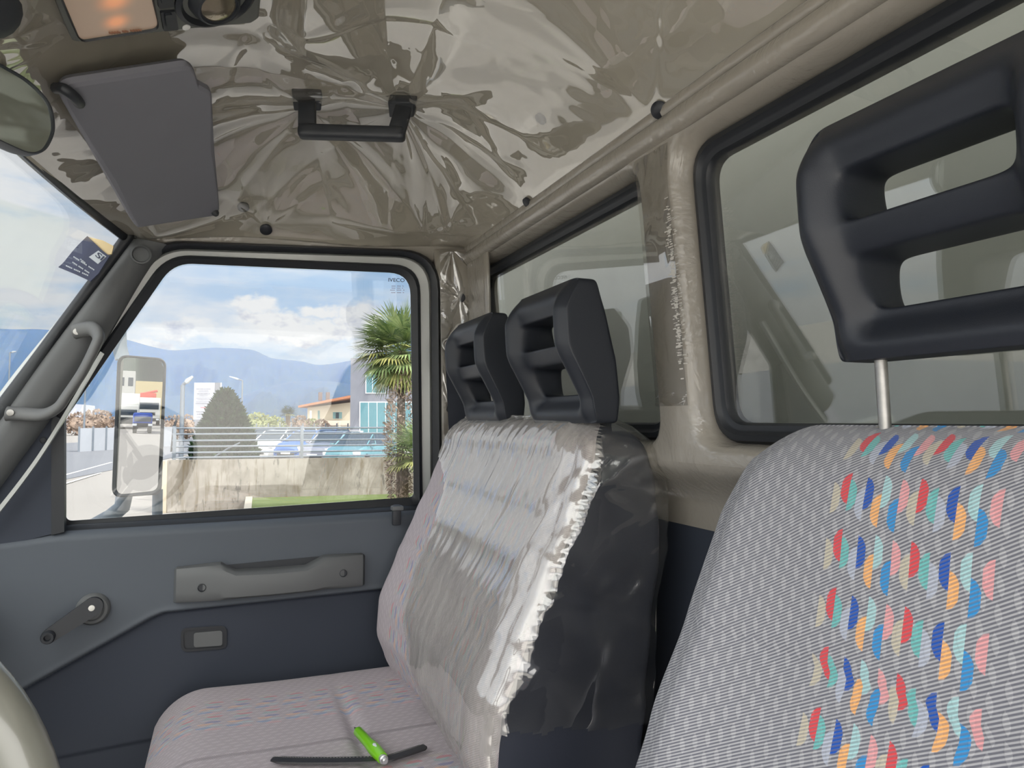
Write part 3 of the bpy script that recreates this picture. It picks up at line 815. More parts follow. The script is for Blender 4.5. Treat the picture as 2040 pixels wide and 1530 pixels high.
# =================================================================== seats
class Back:
    """surface of a backrest: t runs up, s round the section"""
    def __init__(s, yc, w, zb, zt, fc, bl, th, rt=.045, rc=.03, wtab=None, lean=0.0):
        s.yc, s.w, s.zb, s.zt, s.fc, s.bl, s.th, s.rt, s.rc, s.wt = yc, w, zb, zt, fc, bl, th, rt, rc, wtab
    def section(s, z, inset=0.0, grow=0.0, nf=40):
        w = (interp(z, s.wt) if s.wt else s.w)
        k = max(0, (z - (s.zt - s.rt)) / s.rt); ins = s.rt * (1 - math.sqrt(max(0, 1 - k * k))) if k > 0 else 0
        f0 = interp(z, s.fc); b0 = f0 + interp(z, s.th); w2 = w - ins * .9
        f0 += ins; b0 -= ins
        if b0 < f0 + .004: mm = (f0 + b0) / 2; f0, b0 = mm - .002, mm + .002
        bl = interp(z, s.bl); out = []
        rc = min(s.rc, (b0 - f0) * .45)
        for i in range(nf + 1):
            a = -1 + 2 * i / nf; y = a * (w2 - rc * .7)
            x = f0 - bl * abs(a) ** 2.6 * (1 - k)
            e = max(0, (abs(a) - .86) / .14); x += rc * .55 * e * e
            out.append((x - grow, s.yc - y, 'f'))
        xf = f0 - bl * (1 - k) + rc * .55
        for i in range(1, 5):
            th = PI / 2 * i / 5; out.append((xf + rc * .5 * (1 - math.cos(th)) - grow * math.cos(th), s.yc - (w2 - rc * .7 + rc * .7 * math.sin(th)) - grow * math.sin(th), 'f'))
        for i in range(9):
            out.append((xf + rc * .5 + (b0 - rc * .5 - xf - rc * .5) * i / 8, s.yc - w2 - grow, 's'))
        for i in range(1, 5):
            th = PI / 2 * i / 5; out.append((b0 - rc * .5 + rc * .5 * math.sin(th) + grow * math.sin(th), s.yc - (w2 - rc * .5 + rc * .5 * math.cos(th)) - grow * math.cos(th), 's'))
        for i in range(11):
            out.append((b0 + grow, s.yc - (w2 - rc * .5) * (1 - 2 * i / 10), 'b'))
        for i in range(1, 5):
            th = PI / 2 * i / 5; out.append((b0 - rc * .5 + (rc * .5 + grow) * math.cos(th), s.yc + w2 - rc * .5 + (rc * .5 + grow) * math.sin(th), 's'))
        for i in range(9):
            out.append((b0 - rc * .5 + (xf + rc * .5 - b0 + rc * .5) * i / 8, s.yc + w2 + grow, 's'))
        for i in range(1, 5):
            th = PI / 2 * (5 - i) / 5; out.append((xf + rc * .5 * (1 - math.cos(th)) - grow * math.cos(th), s.yc + (w2 - rc * .7 + rc * .7 * math.sin(th)) + grow * math.sin(th), 'f'))
        return out
    def zrow(s, t, grow=0):
        # more rows near the rounded top
        zz = s.zb + (s.zt - s.zb) * t
        return zz + (grow * max(0, (zz - (s.zt - s.rt)) / s.rt) if grow else 0)
    def build(s, name, mats, parent, centres, nt_=90, seam=None):
        T = [1 - (1 - i / nt_) ** 1.0 for i in range(nt_ + 1)]
        zs = [s.zb + (s.zt - s.rt - s.zb) * i / 70 for i in range(71)] + [s.zt - s.rt + s.rt * math.sin(PI / 2 * i / 16) for i in range(1, 17)]
        V_, F, MI, UV = [], [], [], []
        v_acc = 0; prevx = None; n = None
        for q, z in enumerate(zs):
            sec = s.section(z); n = len(sec)
            fx_ = sec[20][0]
            if prevx is not None: v_acc += math.hypot(fx_ - prevx[0], z - prevx[1])
            prevx = (fx_, z)
            tuck = .006 * math.exp(-((z - seam) / .006) ** 2) if seam is not None else 0
            for (x, y, tg) in sec:
                sink = tuck * (1 if tg == 'f' and abs(y - s.yc) < s.w * .9 else 0)
                sk = .004 * n2(y * 5, z * 5, s.yc) if tg == 'f' else 0
                V_.append(Vector((x + sink + sk, y, z)))
                cc = min(centres, key=lambda c_: abs((y) - c_)) if centres else 0
                uu = (cc - y)
                if tg != 'f': uu = (cc - y) + (x - fx_) * (1 if y < s.yc else -1)
                UV.append((uu, v_acc))
        for q in range(len(zs) - 1):
            sec = s.section(zs[q])
            for i in range(n):
                j = (i + 1) % n
                F.append([q * n + i, q * n + j, (q + 1) * n + j, (q + 1) * n + i]); MI.append(0 if sec[i][2] == 'f' and sec[j][2] in 'fs' else 1)
        F.append([(len(zs) - 1) * n + i for i in range(n)]); MI.append(0)
        F.append([i for i in range(n)][::-1]); MI.append(1)
        o = mobj(name, V_, F, mats, parent, True, MI, UV, 60)
        return recalc(o)

def headrest(parent, yc, x0, z0, name='headrest'):
    """moulded frame with two openings and a curved profile; x0, z0 shift it from the bench position"""
    Y = [-.1105, -.096, -.085, -.073, -.056, .056, .073, .085, .096, .1105]
    Z = [-.004, .010, .030, .039, .084, .091, .104, .111, .154, .161, .182, .202]
    holes = {(3, 3), (3, 7)}
    fr = [(0, .470), (.03, .466), (.06, .452), (.10, .428), (.13, .420), (.165, .424), (.2, .446)]
    bk = [(0, .520), (.03, .524), (.08, .520), (.14, .506), (.2, .487)]
    K = 4
    def pos(i, j, k):
        z = Z[j]; y = Y[i]; f = interp(z, fr); b = interp(z, bk); x = f + (b - f) * [0, .15, .8, 1][k]
        inner = i in (3, 4, 5, 6)
        if k <= 1 and inner and 2 <= j <= 9: x += .022           # cross bars sit back from the side pieces
        if k <= 1 and i in (2, 7) and 2 <= j <= 9: x += .003
        if k == 0 and i in (0, 9): x += .016
        if k == 0 and j in (0, 11): x += .010
        return Vector((x + x0, yc + y, z + z0))
    idx, vs, fs = {}, [], []
    def vid(i, j, k):
        if (i, j, k) not in idx: idx[(i, j, k)] = len(vs); vs.append(pos(i, j, k))
        return idx[(i, j, k)]
    occ = lambda i, j: 0 <= i < 9 and 0 <= j < 11 and not (i in (3, 4, 5) and j in (3, 7))
    for i in range(9):
        for j in range(11):
            if not occ(i, j): continue
            fs.append([vid(i, j, 0), vid(i, j + 1, 0), vid(i + 1, j + 1, 0), vid(i + 1, j, 0)])
            fs.append([vid(i, j, 3), vid(i + 1, j, 3), vid(i + 1, j + 1, 3), vid(i, j + 1, 3)])
            for k in range(3):
                for (di, dj, a, b) in [(-1, 0, (i, j), (i, j + 1)), (1, 0, (i + 1, j + 1), (i + 1, j)), (0, -1, (i + 1, j), (i, j)), (0, 1, (i, j + 1), (i + 1, j + 1))]:
                    if not occ(i + di, j + dj):
                        fs.append([vid(*a, k), vid(*a, k + 1), vid(*b, k + 1), vid(*b, k)])
    o = mobj(name, vs, fs, M['foam'], parent, True); recalc(o); subd(o, 3)
    for sgn in (-1, 1):
        y = yc + sgn * (.075 if z0 > .01 else .05)
        MB().tube([(x0 + .492 + .010, y, z0 - .16), (x0 + .492, y, z0 + .03)], .0052, 12).build('post', M['chrome'], o)
    return o

# ---- driver seat (its door stands open beside the photographer)
ds = thing('driver_seat', (.35, .385, -.62), 'grey driver seat with a band of coloured dashes and a headrest raised on steel posts', 'seat')
DS = Back(.385, .235, -.66, -.004, [(-.7, .335), (-.5, .375), (-.4, .395), (-.3, .425), (-.2, .450), (-.1, .468), (0, .490)],
          [(-.7, .05), (-.45, .052), (-.3, .045), (-.15, .022), (-.05, .006), (0, 0)], [(-.7, .13), (-.3, .11), (0, .085)], rt=.05, rc=.035,
          wtab=[(-.7, .27), (-.45, .262), (-.35, .252), (-.2, .243), (-.1, .232), (-.04, .212), (0, .18)])
DS.build('backrest', [M['cloth'], M['darkvinyl']], ds, [.386], seam=-.205)
def cushion(name, parent, y0, y1, x0, x1, zt, centres, mats, hump=.02, axis='x', zdrop=.16):
    def f(u, v):
        x = x0 + (x1 - x0) * u; y = y0 + (y1 - y0) * v
        eu = min((u) * (x1 - x0), .10) / .10; e1 = min(v * abs(y1 - y0), .05) / .05; e2 = min((1 - v) * abs(y1 - y0), .05) / .05
        r = (1 - (1 - eu) ** 2) ** .5
        ry = (1 - (1 - e1) ** 2) ** .5 * (1 - (1 - e2) ** 2) ** .5
        z = zt - (1 - r) * .10 - (1 - ry) * .045 + hump * .3 * math.sin(PI * v)
        z -= .012 * math.exp(-((u - .62) / .02) ** 2) * math.exp(-((v - .5) / .25) ** 2)
        z -= .006 * sstep(.0, .5, u) * 1
        return Vector((x, y, z))
    N, K = 70, 70
    vs, fs = grid(f, N, K); UV = []
    for j in range(K + 1):
        for i in range(N + 1):
            p = vs[j * (N + 1) + i]; cc = min(centres, key=lambda c_: abs(p.y - c_)); 
            dr = (zt - p.z) * (1 if i < N * .3 else 0)
            UV.append((cc - p.y, p.x - dr + .013))
    mb = MB().add(vs, fs)
    bd = [i for i in range(N + 1)] + [N + (N + 1) * j for j in range(1, K + 1)] + [(N + 1) * K + N - i for i in range(1, N + 1)] + [(N + 1) * (K - j) for j in range(1, K)]
    k = len(mb.v); cx_, cy_ = (x0 + x1) / 2, (y0 + y1) / 2
    for b in bd:
        p = vs[b]; UV.append((UV[b][0], UV[b][1])); mb.v.append(Vector((p.x + (cx_ - p.x) * .03, p.y + (cy_ - p.y) * .03, zt - zdrop)))
    for i in range(len(bd)):
        j = (i + 1) % len(bd); mb.f.append([bd[i], bd[j], k + j, k + i]); mb.m.append(1)
    mb.f.append([k + i for i in range(len(bd))][::-1]); mb.m.append(1)
    o = mobj(name, mb.v, mb.f, mats, parent, True, mb.m, UV, 55); return recalc(o)
cushion('cushion', ds, .13, .64, -.14, .40, -.55, [.386], [M['cloth'], M['darkvinyl']])
MB().box((.12, .385, -.86), (.46, .42, .34), bev=.03).build('seat_base', M['black'], ds)
hd_ = headrest(ds, .372, .030, .056)

# ---- passenger bench
bs = thing('bench_seat', (.35, 1.215, -.60), 'grey two-seat passenger bench with dark side and two black headrests', 'seat')
BSW = .352
BS = Back(1.225, BSW, -.66, .002, [(-.7, .39), (-.56, .372), (-.50, .342), (-.45, .325), (-.38, .328), (-.29, .36), (-.2, .395), (-.13, .425), (-.05, .452), (0, .462)],
          [(-.7, .02), (-.45, .024), (-.3, .018), (-.12, .006), (0, 0)], [(-.7, .18), (-.4, .235), (-.2, .19), (-.1, .150), (-.05, .122), (0, .094)], rt=.04, rc=.03,
          wtab=[(-.7, .352), (-.2, .354), (-.05, .345), (0, .325)])
bb = BS.build('backrest', [M['cloth_bench'], M['darkvinyl']], bs, [1.385, 1.03], seam=-.26)
cushion('cushion', bs, .872, 1.575, -.12, .42, -.520, [1.385, 1.03], [M['cloth_bench'], M['darkvinyl']])
MB().box((.14, 1.215, -.87), (.46, .62, .34), bev=.03).build('seat_base', M['black'], bs)
headrest(bs, .990, 0, 0); headrest(bs, 1.335, 0, 0)

# ---- plastic cover pulled over the bench backrest
def cover_pt(z, i, sec, nrm_grow):
    return None
def build_cover():
    zs = [-.60 + (.565) * q / 150 for q in range(151)] + [-.035 + .040 * math.sin(PI / 2 * q / 14) for q in range(1, 15)]
    V_, F = [], []
    rows = []
    for z in zs:
        zz = min(z, BS.zt - .0005)
        sec = BS.section(zz, nf=160)
        # keep front, near side, back (indices from the far front edge on)
        row = []
        for i, (x, y, tg) in enumerate(sec): row.append((x, y, tg, i))
        rows.append(row)
    n = len(rows[0])
    # resample each row along its length for even folds
    M_ = 420
    P = []
    for q, row in enumerate(rows):
        L = [0]
        for a, b in zip(row, row[1:]): L.append(L[-1] + math.hypot(a[0] - b[0], a[1] - b[1]))
        tot = L[-1]; out = []; k = 0
        for c in range(M_ + 1):
            d = tot * c / M_
            while k < len(L) - 2 and L[k + 1] < d: k += 1
            t = (d - L[k]) / max(1e-6, L[k + 1] - L[k]); a, b = row[k], row[k + 1]
            out.append((a[0] + (b[0] - a[0]) * t, a[1] + (b[1] - a[1]) * t, d, a[2], tot))
        P.append(out)
    H = {}
    for q in range(len(zs)):
        z = zs[q]; row = P[q]
        for c in range(M_ + 1):
            x, y, d, tg, tot = row[c]
            a = row[max(c - 1, 0)]; b = row[min(c + 1, M_)]
            nx, ny = (b[1] - a[1]), -(b[0] - a[0]); l = math.hypot(nx, ny) or 1; nx, ny = nx / l, ny / l
            g = .0035
            if tg == 'f':
                fy = y - 1.215
                pull = math.exp(-((z + .30) / .22) ** 2)
                # long folds running down and towards the lower near corner
                sk = fy + (z + .2) * .42
                g += .0045 * max(0, n2(sk * 26, z * 2.6, 1.3)) + .0030 * max(0, n2(sk * 60, z * 4, 5.2)) * sstep(-.5, 0, z)
                g += .006 * max(0, n2(sk * 7, z * 3, 9.2))
                g += .0035 * math.exp(-((z + .02) / .05) ** 2) * max(0, n2(y * 85, z * 9, 2))
                ed = max(0, (-fy - (BSW - .07)) / .07)       # gathers at the near front edge
                g += .0035 * ed * max(0, n2(z * 46 + d * 9, d * 12, 4.0)) + .003 * ed
            else:
                if y < 1.0:
                    e = sstep(.10, .0, d - tot_front(row))
                    g += .0065 * e * max(0, n2(z * 46 + d * 9, d * 8, 4.0)) + .003 * e
                    g += .012 * max(0, n2(z * 12 + d * 6, d * 11, 7.5)) + .007 * max(0, n2(z * 25 - d * 16, d * 20, 1.5)) + .003 + .012 * abs(n2(z * 6 + d * 5, d * 5, 21.5))
                    g += .010 * max(0, n2(z * 7 - d * 9, d * 4, 11.5)) * sstep(-.25, 0, z)
            top_ = sstep(-.02, .006, z)
            V_.append(Vector((x - nx * -g if False else x + nx * g * 1.0, y + ny * g, z + (.004 + .002 * n2(x * 40, y * 50, 3)) * top_)))
    def keep(q, c):
        z = zs[q]; x, y, d, tg, tot = P[q][c]
        if tg == 'f':
            # torn far edge
            far = interp(z, [(-.62, 1.26), (-.50, 1.30), (-.42, 1.32), (-.36, 1.375), (-.30, 1.39), (-.20, 1.375), (-.13, 1.40), (-.10, 1.46), (-.06, 1.57), (0, 1.6)])
            return y < far + .004 * n2(z * 40, 0, 0)
        if y > 1.45: return z > -.10
        if tg == 'b': return z > -.30
        low = -.40 - .10 * (x - .34)
        return z > low + .01 * n2(x * 30, 1, 1)
    n = M_ + 1
    for q in range(len(zs) - 1):
        for c in range(M_):
            if keep(q, c) and keep(q + 1, c + 1): F.append([q * n + c, q * n + c + 1, (q + 1) * n + c + 1, (q + 1) * n + c])
    top = (len(zs) - 1) * n
    # close the top with strips from front to back
    half = M_ // 2
    cen = Vector((.535, 1.215, BS.zt + .005))
    V_.append(cen)
    F.append([top + c for c in range(M_)])
    nn_ = len(zs) * n; MI = []
    for f in F:
        q, c = divmod(f[0], n); MI.append(0 if len(f) > 4 or P[q][c][3] == 'f' else 1)
    o = mobj('seat_cover', V_, F, [M['cover'], M['cover_side']], mi=MI)
    bm = bmesh.new(); bm.from_mesh(o.data); loose = [v for v in bm.verts if not v.link_faces]; bmesh.ops.delete(bm, geom=loose, context='VERTS'); bm.to_mesh(o.data); bm.free()
    return o
_tf = {}
def tot_front(row):
    k = id(row)
    if k not in _tf:
        _tf[k] = next(r[2] for r in row if r[3] != 'f')
    return _tf[k]
o = build_cover()
tag(o, 'torn clear plastic cover pulled over the passenger bench backrest', 'plastic cover')

# =================================================================== things on the roof lining
# grab handle
g = thing('roof_grab_handle', hit_ceiling(705, 210), 'black fold-down grab handle on the ceiling film', 'grab handle')
def onc(px, py, off): 
    return hit_ceiling(px, py, off)
for (a, b, ya, yb) in [(583, 643, 192, 222), (772, 827, 204, 235)]:
    c = [onc(a, ya, .016), onc(b, ya + 2, .016), onc(b - 3, yb, .016), onc(a + 3, yb, .016)]
    nn = (c[1] - c[0]).cross(c[3] - c[0]).normalized(); nn = nn if nn.z > 0 else -nn
    k = MB().prism(c, nn * .020)
    o = k.build('mount', M['black'], g); bv = o.modifiers.new('b', 'BEVEL'); bv.width = .003; bv.segments = 2
    recalc(o)
pl = onc(612, 207, .028); pr = onc(803, 220, .028)
L2 = at_plane(612, 258, pl + Vector((0, -.02, -.02)), (0, 1, .3)); R2 = at_plane(790, 264, pr + Vector((0, -.02, -.02)), (0, 1, .3))
for (a, b, nm) in [(pl, L2, 'arm'), (pr, R2, 'arm')]:
    d = (b - a).normalized(); r = (pr - pl).normalized(); r = (r - d * r.dot(d)).normalized(); up = d.cross(r)
    rot = Matrix((r, d, up)).transposed()
    MB().box((a + b) / 2, (.030, (b - a).length + .012, .014), rot, bev=.004).build(nm, M['black'], g)
d = (R2 - L2).normalized(); a = at_plane(594, 262, L2, (0, 1, .3)); b = at_plane(808, 268, R2, (0, 1, .3))
d = (b - a).normalized(); up = Vector((0, 0, 1)); up = (up - d * up.dot(d)).normalized(); s3 = d.cross(up)
MB().box((a + b) / 2 , ((b - a).length, .026, .024), Matrix((d, s3, up)).transposed(), bev=.010, seg=4).build('grip', M['black'], g, True, 60)

# clips pressed through film and lining
def disc(name, p, n_, r, m_, h=.003, seg=26):
    return MB().lathe(p, n_, [(r, -.004), (r, h * .5), (r * .8, h), (r * .3, h * 1.25)], seg).build(name, m_)
def clip(p, n_, r, m_, lab):
    o = disc('trim_clip', p, n_, r, m_); tag(o, lab, 'clip', 'round clips that pin the lining'); return o
M['clip'] = mat('clip_plastic', srgb(38, 40, 46), .4); M['clipgrey'] = mat('grey_clip_plastic', srgb(120, 118, 110), .5)
p = hit_ceiling(530, 458, .008); clip(p, ceil_n(p.x, p.y), .0125, M['clip'], 'black round clip above the passenger door window')
p = hit_ceiling(485, 413, .004); clip(p, ceil_n(p.x, p.y), .0115, M['clipgrey'], 'grey clip under the film behind the sun visor')
p = hit_ceiling(1077, 237, .003); clip(p, ceil_n(p.x, p.y), .0100, M['clipgrey'], 'faint grey clip under the ceiling film right of the roof handle')
p = hit_ceiling(1050, 405, .009); clip(p, ceil_n(p.x, p.y), .0110, M['clip'], 'small black clip above the corner of the far rear window')
p = hit_ceiling(1313, 219, .010); clip(p, Vector((-.75, -.40, -.45)).normalized(), .0115, M['clip'], 'black oval clip above the wall pillar between the rear windows')
p = cp(917, 593); clip(p, Vector((-.4, -.9, 0)), .0120, M['clip'], 'black round clip on the corner post above the belt anchor')
p = cp(896, 812); clip(p, Vector((-.4, -.9, 0)), .0120, M['clip'], 'black round clip low on the corner post beside the belt')

# belt: upper anchor plate and webbing
sb = thing('seat_belt', cp(912, 680), 'dark seat belt hanging from a steel anchor on the corner post', 'seat belt')
a1, a2 = cp(922, 658) + Vector((-.008, -.012, 0)), cp(902, 690) + Vector((-.012, -.016, 0))
d = (a2 - a1); 
pl_ = []
ex = d.normalized(); nn = Vector((-.35, -.94, 0)).normalized(); ey = ex.cross(nn).normalized()
for i in range(12):
    th = PI / 2 + PI * i / 11; pl_.append(a1 + ex * (.016 * math.cos(th)) + ey * (.016 * math.sin(th)))
for i in range(12):
    th = -PI / 2 + PI * i / 11; pl_.append(a2 + ex * (.014 * math.cos(th)) + ey * (.014 * math.sin(th)))
o = MB().prism(pl_, nn * -.003).build('anchor_plate', M['chrome'], sb, True, 30); recalc(o)
MB().lathe(a1, nn, [(.011, 0), (.011, .006), (.008, .007)], 6).build('bolt', mat('brass_bolt', (.5, .42, .28), .4, metal=1), sb)
MB().tube([a2 + ex * (.014 * math.cos(2 * PI * i / 20)) + ey * (.017 * math.sin(2 * PI * i / 20)) + nn * .003 for i in range(20)], .0035, 8, closed=True).build('loop', M['chrome'], sb)
b0 = cp(915, 740) + Vector((-.012, -.012, 0)); b1 = cp(925, 860) + Vector((-.02, -.02, 0)); b2 = b1 + Vector((0, 0, -.35))
mb = MB(); w3 = Vector((.9, -.3, 0)).normalized() * .024
mb.loops([[p - w3, p + w3, p + w3 + Vector((0, -.002, 0)), p - w3 + Vector((0, -.002, 0))] for p in [a2 + Vector((.012, 0, -.01)), b0, b1, b2]])
recalc(mb.build('webbing', mat('belt_webbing', srgb(40, 44, 54), .8, bump=(700, .5, .0006)), sb))

# sun visor
sv = thing('sun_visor', hit_ceiling(280, 300), 'dark grey passenger sun visor folded up under the roof', 'sun visor')
# the visor lies on a plane that follows the front of the roof
v0, v1, v2 = hit_ceiling(150, 185, .030), hit_ceiling(400, 175, .050), hit_ceiling(430, 420, .008)
vn = (v1 - v0).cross(v2 - v0).normalized()
if vn.z < 0: vn = -vn
vc = [(108, 172), (385, 128), (398, 168), (424, 182), (439, 424), (425, 433), (274, 457), (262, 440)]
vr = [30, 24, 6, 16, 14, 4, 8, 10]
for _ in range(60):
    outl = [at_plane(p.x, p.y, v0, vn) for p in roundpoly(vc, vr)]
    if all(p.z + .016 < ceil_z(max(p.x, x_head(p.y)), p.y) - .018 for p in outl): break
    v0 = v0 - vn * .003
up = vn if vn.z > 0 else -vn
cg = sum(outl, Vector()) / len(outl)
ins = [p + (cg - p).normalized() * .008 for p in outl]
mb = MB().loops([[p + (cg - p).normalized() * .010 - up * .0 for p in outl], [p + (cg - p).normalized() * .003 + up * .002 for p in outl], [p + up * .009 for p in outl], [p + (cg - p).normalized() * .006 + up * .017 for p in outl]])
n_ = len(outl); mb.f.append(list(range(n_))); mb.m.append(0); mb.f.append([3 * n_ + i for i in range(n_)][::-1]); mb.m.append(0)
o = mb.build('visor_panel', M['visor'], sv, True, 50); recalc(o)
pa = at_plane(128, 178, v0 - up * .006, vn); pb = at_plane(150, 195, v0 - up * .010, vn); pc = at_plane(158, 206, v0 - up * .004, vn)
MB().tube(catmull([at_plane(112, 176, v0 + up * .01, vn), pa, pb, pc], 5), .007, 10).build('hinge_arm', M['black'], sv)
MB().lathe(at_plane(430, 426, v0 - up * .004, vn), -up, [(.007, -.01), (.007, .0), (.004, .004)], 14).build('catch', M['black'], sv)

# roof console: courtesy light, switches, map light
rc_ = thing('roof_console', hit_ceiling(320, 30), 'grey roof console with a lit courtesy lamp, switches and a map lamp', 'roof console')
k0, k1, k2 = hit_ceiling(160, 75, .030), hit_ceiling(500, 40, .030), hit_ceiling(250, -60, .03)
kn = (k1 - k0).cross(k2 - k0).normalized(); kn = kn if kn.z > 0 else -kn
def kp(x, y, off=0): return at_plane(x, y, k0 - kn * off, kn)
cs = [(148, 88), (100, -30), (90, -120), (530, -150), (524, -20), (518, 40), (505, 48)]
outl = [kp(p.x, p.y) for p in roundpoly(cs, [10, 30, 20, 20, 10, 6, 10])]
cg = sum(outl, Vector()) / len(outl)
mb = MB().loops([[p + (cg - p).normalized() * .006 for p in outl], [p + kn * .004 for p in outl], [p + kn * .05 for p in outl]])
mb.f.append(list(range(len(outl)))); mb.m.append(0)
o = mb.build('console_body', M['console'], rc_, True, 50); recalc(o)
lens = [kp(p.x, p.y, .002) for p in roundpoly([(160, 80), (122, -10), (100, -70), (285, -90), (300, -10), (316, 55)], [16, 10, 14, 14, 10, 14])]
cg = sum(lens, Vector()) / len(lens)
fr_ = MB().loops([[p + (p - cg).normalized() * .0025 for p in lens], [p + (p - cg).normalized() * .001 - kn * .003 for p in lens], [p - kn * .001 for p in lens]]).build('lamp_bezel', M['rubber'], rc_)
# lens: warm bulb glow behind ribbed diffuser
ml, nt2, b2_ = newmat('lamp_lens'); tcn = nt2.nodes.new('ShaderNodeTexCoord')
X_, Y_, Z_ = xyz(nt2, tcn.outputs['Object'])
g1, g2 = kp(232, 45, .003), kp(228, 5, .003)
e = None
for gpt, sc in ((g1, .014), (g2, .017)):
    r = (((X_ - gpt.x) / sc).pow(2) + ((Y_ - gpt.y) / sc).pow(2)).sqrt(); q = r.step(1.6, 0).pow(1.5); e = q if e is None else e + q
b2_.inputs['Base Color'].default_value = (*srgb(196, 178, 160), 1); b2_.inputs['Roughness'].default_value = .25
b2_.inputs['Emission Color'].default_value = (*srgb(255, 140, 50), 1); nt2.links.new((e * .55 + .03).so, b2_.inputs['Emission Strength'])
mb = MB().prism(lens, kn * .006); o = mb.build('lamp_lens', ml, rc_, True, 40); recalc(o)
M['print'] = mat('lens_print', srgb(150, 108, 84), .6)
mb = MB()
for q in range(12):
    if q in (4, 7): continue
    a = kp(218, 66.5, .0035).lerp(kp(281, 60, .0035), (q + .5) / 12); mb.box(a, (.0040, .0030, .0008))
mb.build('lens_marking', M['print'], o, False)
def quadbox(cs, off, h, name, m_, parent, rnd=3):
    q = [kp(p.x, p.y, off) for p in roundpoly(cs, rnd, 3, 2)]
    o = MB().prism(q, kn * h).build(name, m_, parent, True, 30); return recalc(o)
for cs in ([(327, 63), (320, 25), (350, 23), (356, 60)], [(317, 18), (310, -30), (342, -32), (348, 14)]):
    sw = quadbox(cs, .003, .006, 'switch', M['rubber'], rc_)
    cx_, cy_ = sum(c[0] for c in cs) / 4, sum(c[1] for c in cs) / 4
    s2 = quadbox([(cx_ + (c[0] - cx_) * .5, cy_ + (c[1] - cy_) * .65) for c in cs], .006, .006, 'rocker', M['black'], sw)
o = MB().lathe(kp(371, 54, 0), -kn, [(.0052, -.002), (.0052, .001), (.003, .0014)], 18).build('indicator', mat('white_indicator', srgb(225, 225, 222), .4), rc_)
cc = kp(430, -4, .0)
ml_ = MB().lathe(cc, -kn, [(.052, -.004), (.052, .003), (.046, .006), (.040, -.002)], 40).build('lamp_housing', M['rubber'], rc_)
cc2 = kp(433, 10, .010); ax = (-kn + Vector((0, -.15, 0))).normalized()
l2 = MB().lathe(cc2, ax, [(.034, -.016), (.031, -.002), (.027, .006), (.0245, .007), (.024, .004)], 34).build('map_lamp', M['black'], ml_)
MB().lathe(cc2 + ax * .004, ax, [(.0238, -.001), (.018, .002), (.004, .003)], 30).build('map_lamp_glass', mat('map_lamp_glass', srgb(150, 140, 122), .12, metal=.7, bump=(160, .3, .001)), l2)

# interior mirror, seen from its far end
im = thing('interior_mirror', at_D(0, 210, .85), 'large black-framed interior mirror at the top of the windscreen', 'mirror')
c0 = at_D(40, 215, .84); nrm = Vector((.55, -.78, -.10)).normalized()
mcs = [(-150, 60), (-60, 95), (-10, 122), (55, 160), (97, 205), (108, 250), (102, 280), (86, 303), (60, 308), (20, 293), (-60, 255), (-150, 215)]
mo = [at_plane(x, y, c0, nrm) for x, y in mcs]
mo = catmull(mo + [mo[0]], 5)[:-1]
cg = sum(mo, Vector()) / len(mo)
def sc_(k, off): return [cg + (p - cg) * k + nrm * off for p in mo]
mb = MB().loops([sc_(.93, -.002), sc_(.95, .004), sc_(.985, .004), sc_(1.0, -.004), sc_(1.0, -.018), sc_(.93, -.034), sc_(.7, -.042)])
n_ = len(mo); mb.f.append([6 * n_ + i for i in range(n_)]); mb.m.append(0)
o = mb.build('housing', M['black'], im, True, 50); recalc(o)
mm_ = mat('mirror_glass', (.40, .45, .44), .04, metal=1.0)
o = MB().prism(sc_(.945, .0005), -nrm * .002).build('mirror_glass', mm_, im, False); recalc(o)
MB().tube(catmull([at_D(-70, 60, .86), at_D(-20, 60, .83), at_D(-14, 40, .83)], 5), .012, 10).build('stem', M['black'], im)
o = MB().tube(catmull([at_D(-90, 0, .62), at_D(-20, 20, .62), at_D(6, 35, .62)], 6), [.022] * 11 + [.020, .012], 14).build('visor_end', M['black'], None)
tag(o, 'dark rounded end of the driver sun visor at the ceiling', 'sun visor')

# permit holder stuck on the windscreen
PH = Vector((0, 1.50, 0)); phn = Vector((-.35, -1, .2)).normalized(); p0 = at_Y(180, 510, 1.52)
def hp(x, y, off=0): return at_plane(x, y, p0 + phn * off, phn)
M['navy'] = mat('navy_card', srgb(14, 27, 64), .5); M['label'] = mat('grey_label', srgb(176, 182, 188), .6); M['paper'] = mat('cream_paper', srgb(226, 204, 158), .8)
wal = thing('permit_wallet', hp(180, 510), 'navy blue permit wallet with a small grey label stuck inside the windscreen corner', 'wallet')
cs = catmull([hp(x, y) for x, y in [(116, 532), (127, 522), (150, 494), (174, 470)]], 4) + [hp(x, y) for x, y in [(205, 500), (218, 510), (196, 545), (180, 560), (150, 546)]]
o = MB().prism(cs, phn * -.003).build('wallet_cover', M['navy'], wal, True, 30); recalc(o)
o = MB().prism([hp(*q, -.004) for q in [(176, 472), (205, 479), (226, 490), (222, 506), (212, 508), (196, 494)]], phn * -.002).build('paper_slip', M['paper'], wal, False)
lb = MB().prism([hp(*q, .0006) for q in [(177, 512), (196, 499), (212, 511), (195, 526)]], phn * -.0006).build('label', M['label'], wal, False)
text3('lettering', 'SI', hp(189, 510, .0012), hp(201, 519, .0012), .010, M['navy'], lb, font_up=(hp(201, 502) - hp(196, 512)))
mb = MB()
for (x0, y0, x1, y1) in [(146, 511, 188, 538), (144, 522, 178, 544), (131, 529, 176, 549), (160, 516, 170, 524)]:
    a, b = hp(x0, y0, .0006), hp(x1, y1, .0006)
    for q in range(14):
        if q % 5 == 4: continue
        c = a.lerp(b, (q + .5) / 14); d = (b - a) / 14 * .38; upv = Vector((.0002, 0, .0012))
        mb.add([c - d - upv, c + d - upv, c + d + upv, c - d + upv], [[0, 1, 2, 3]])
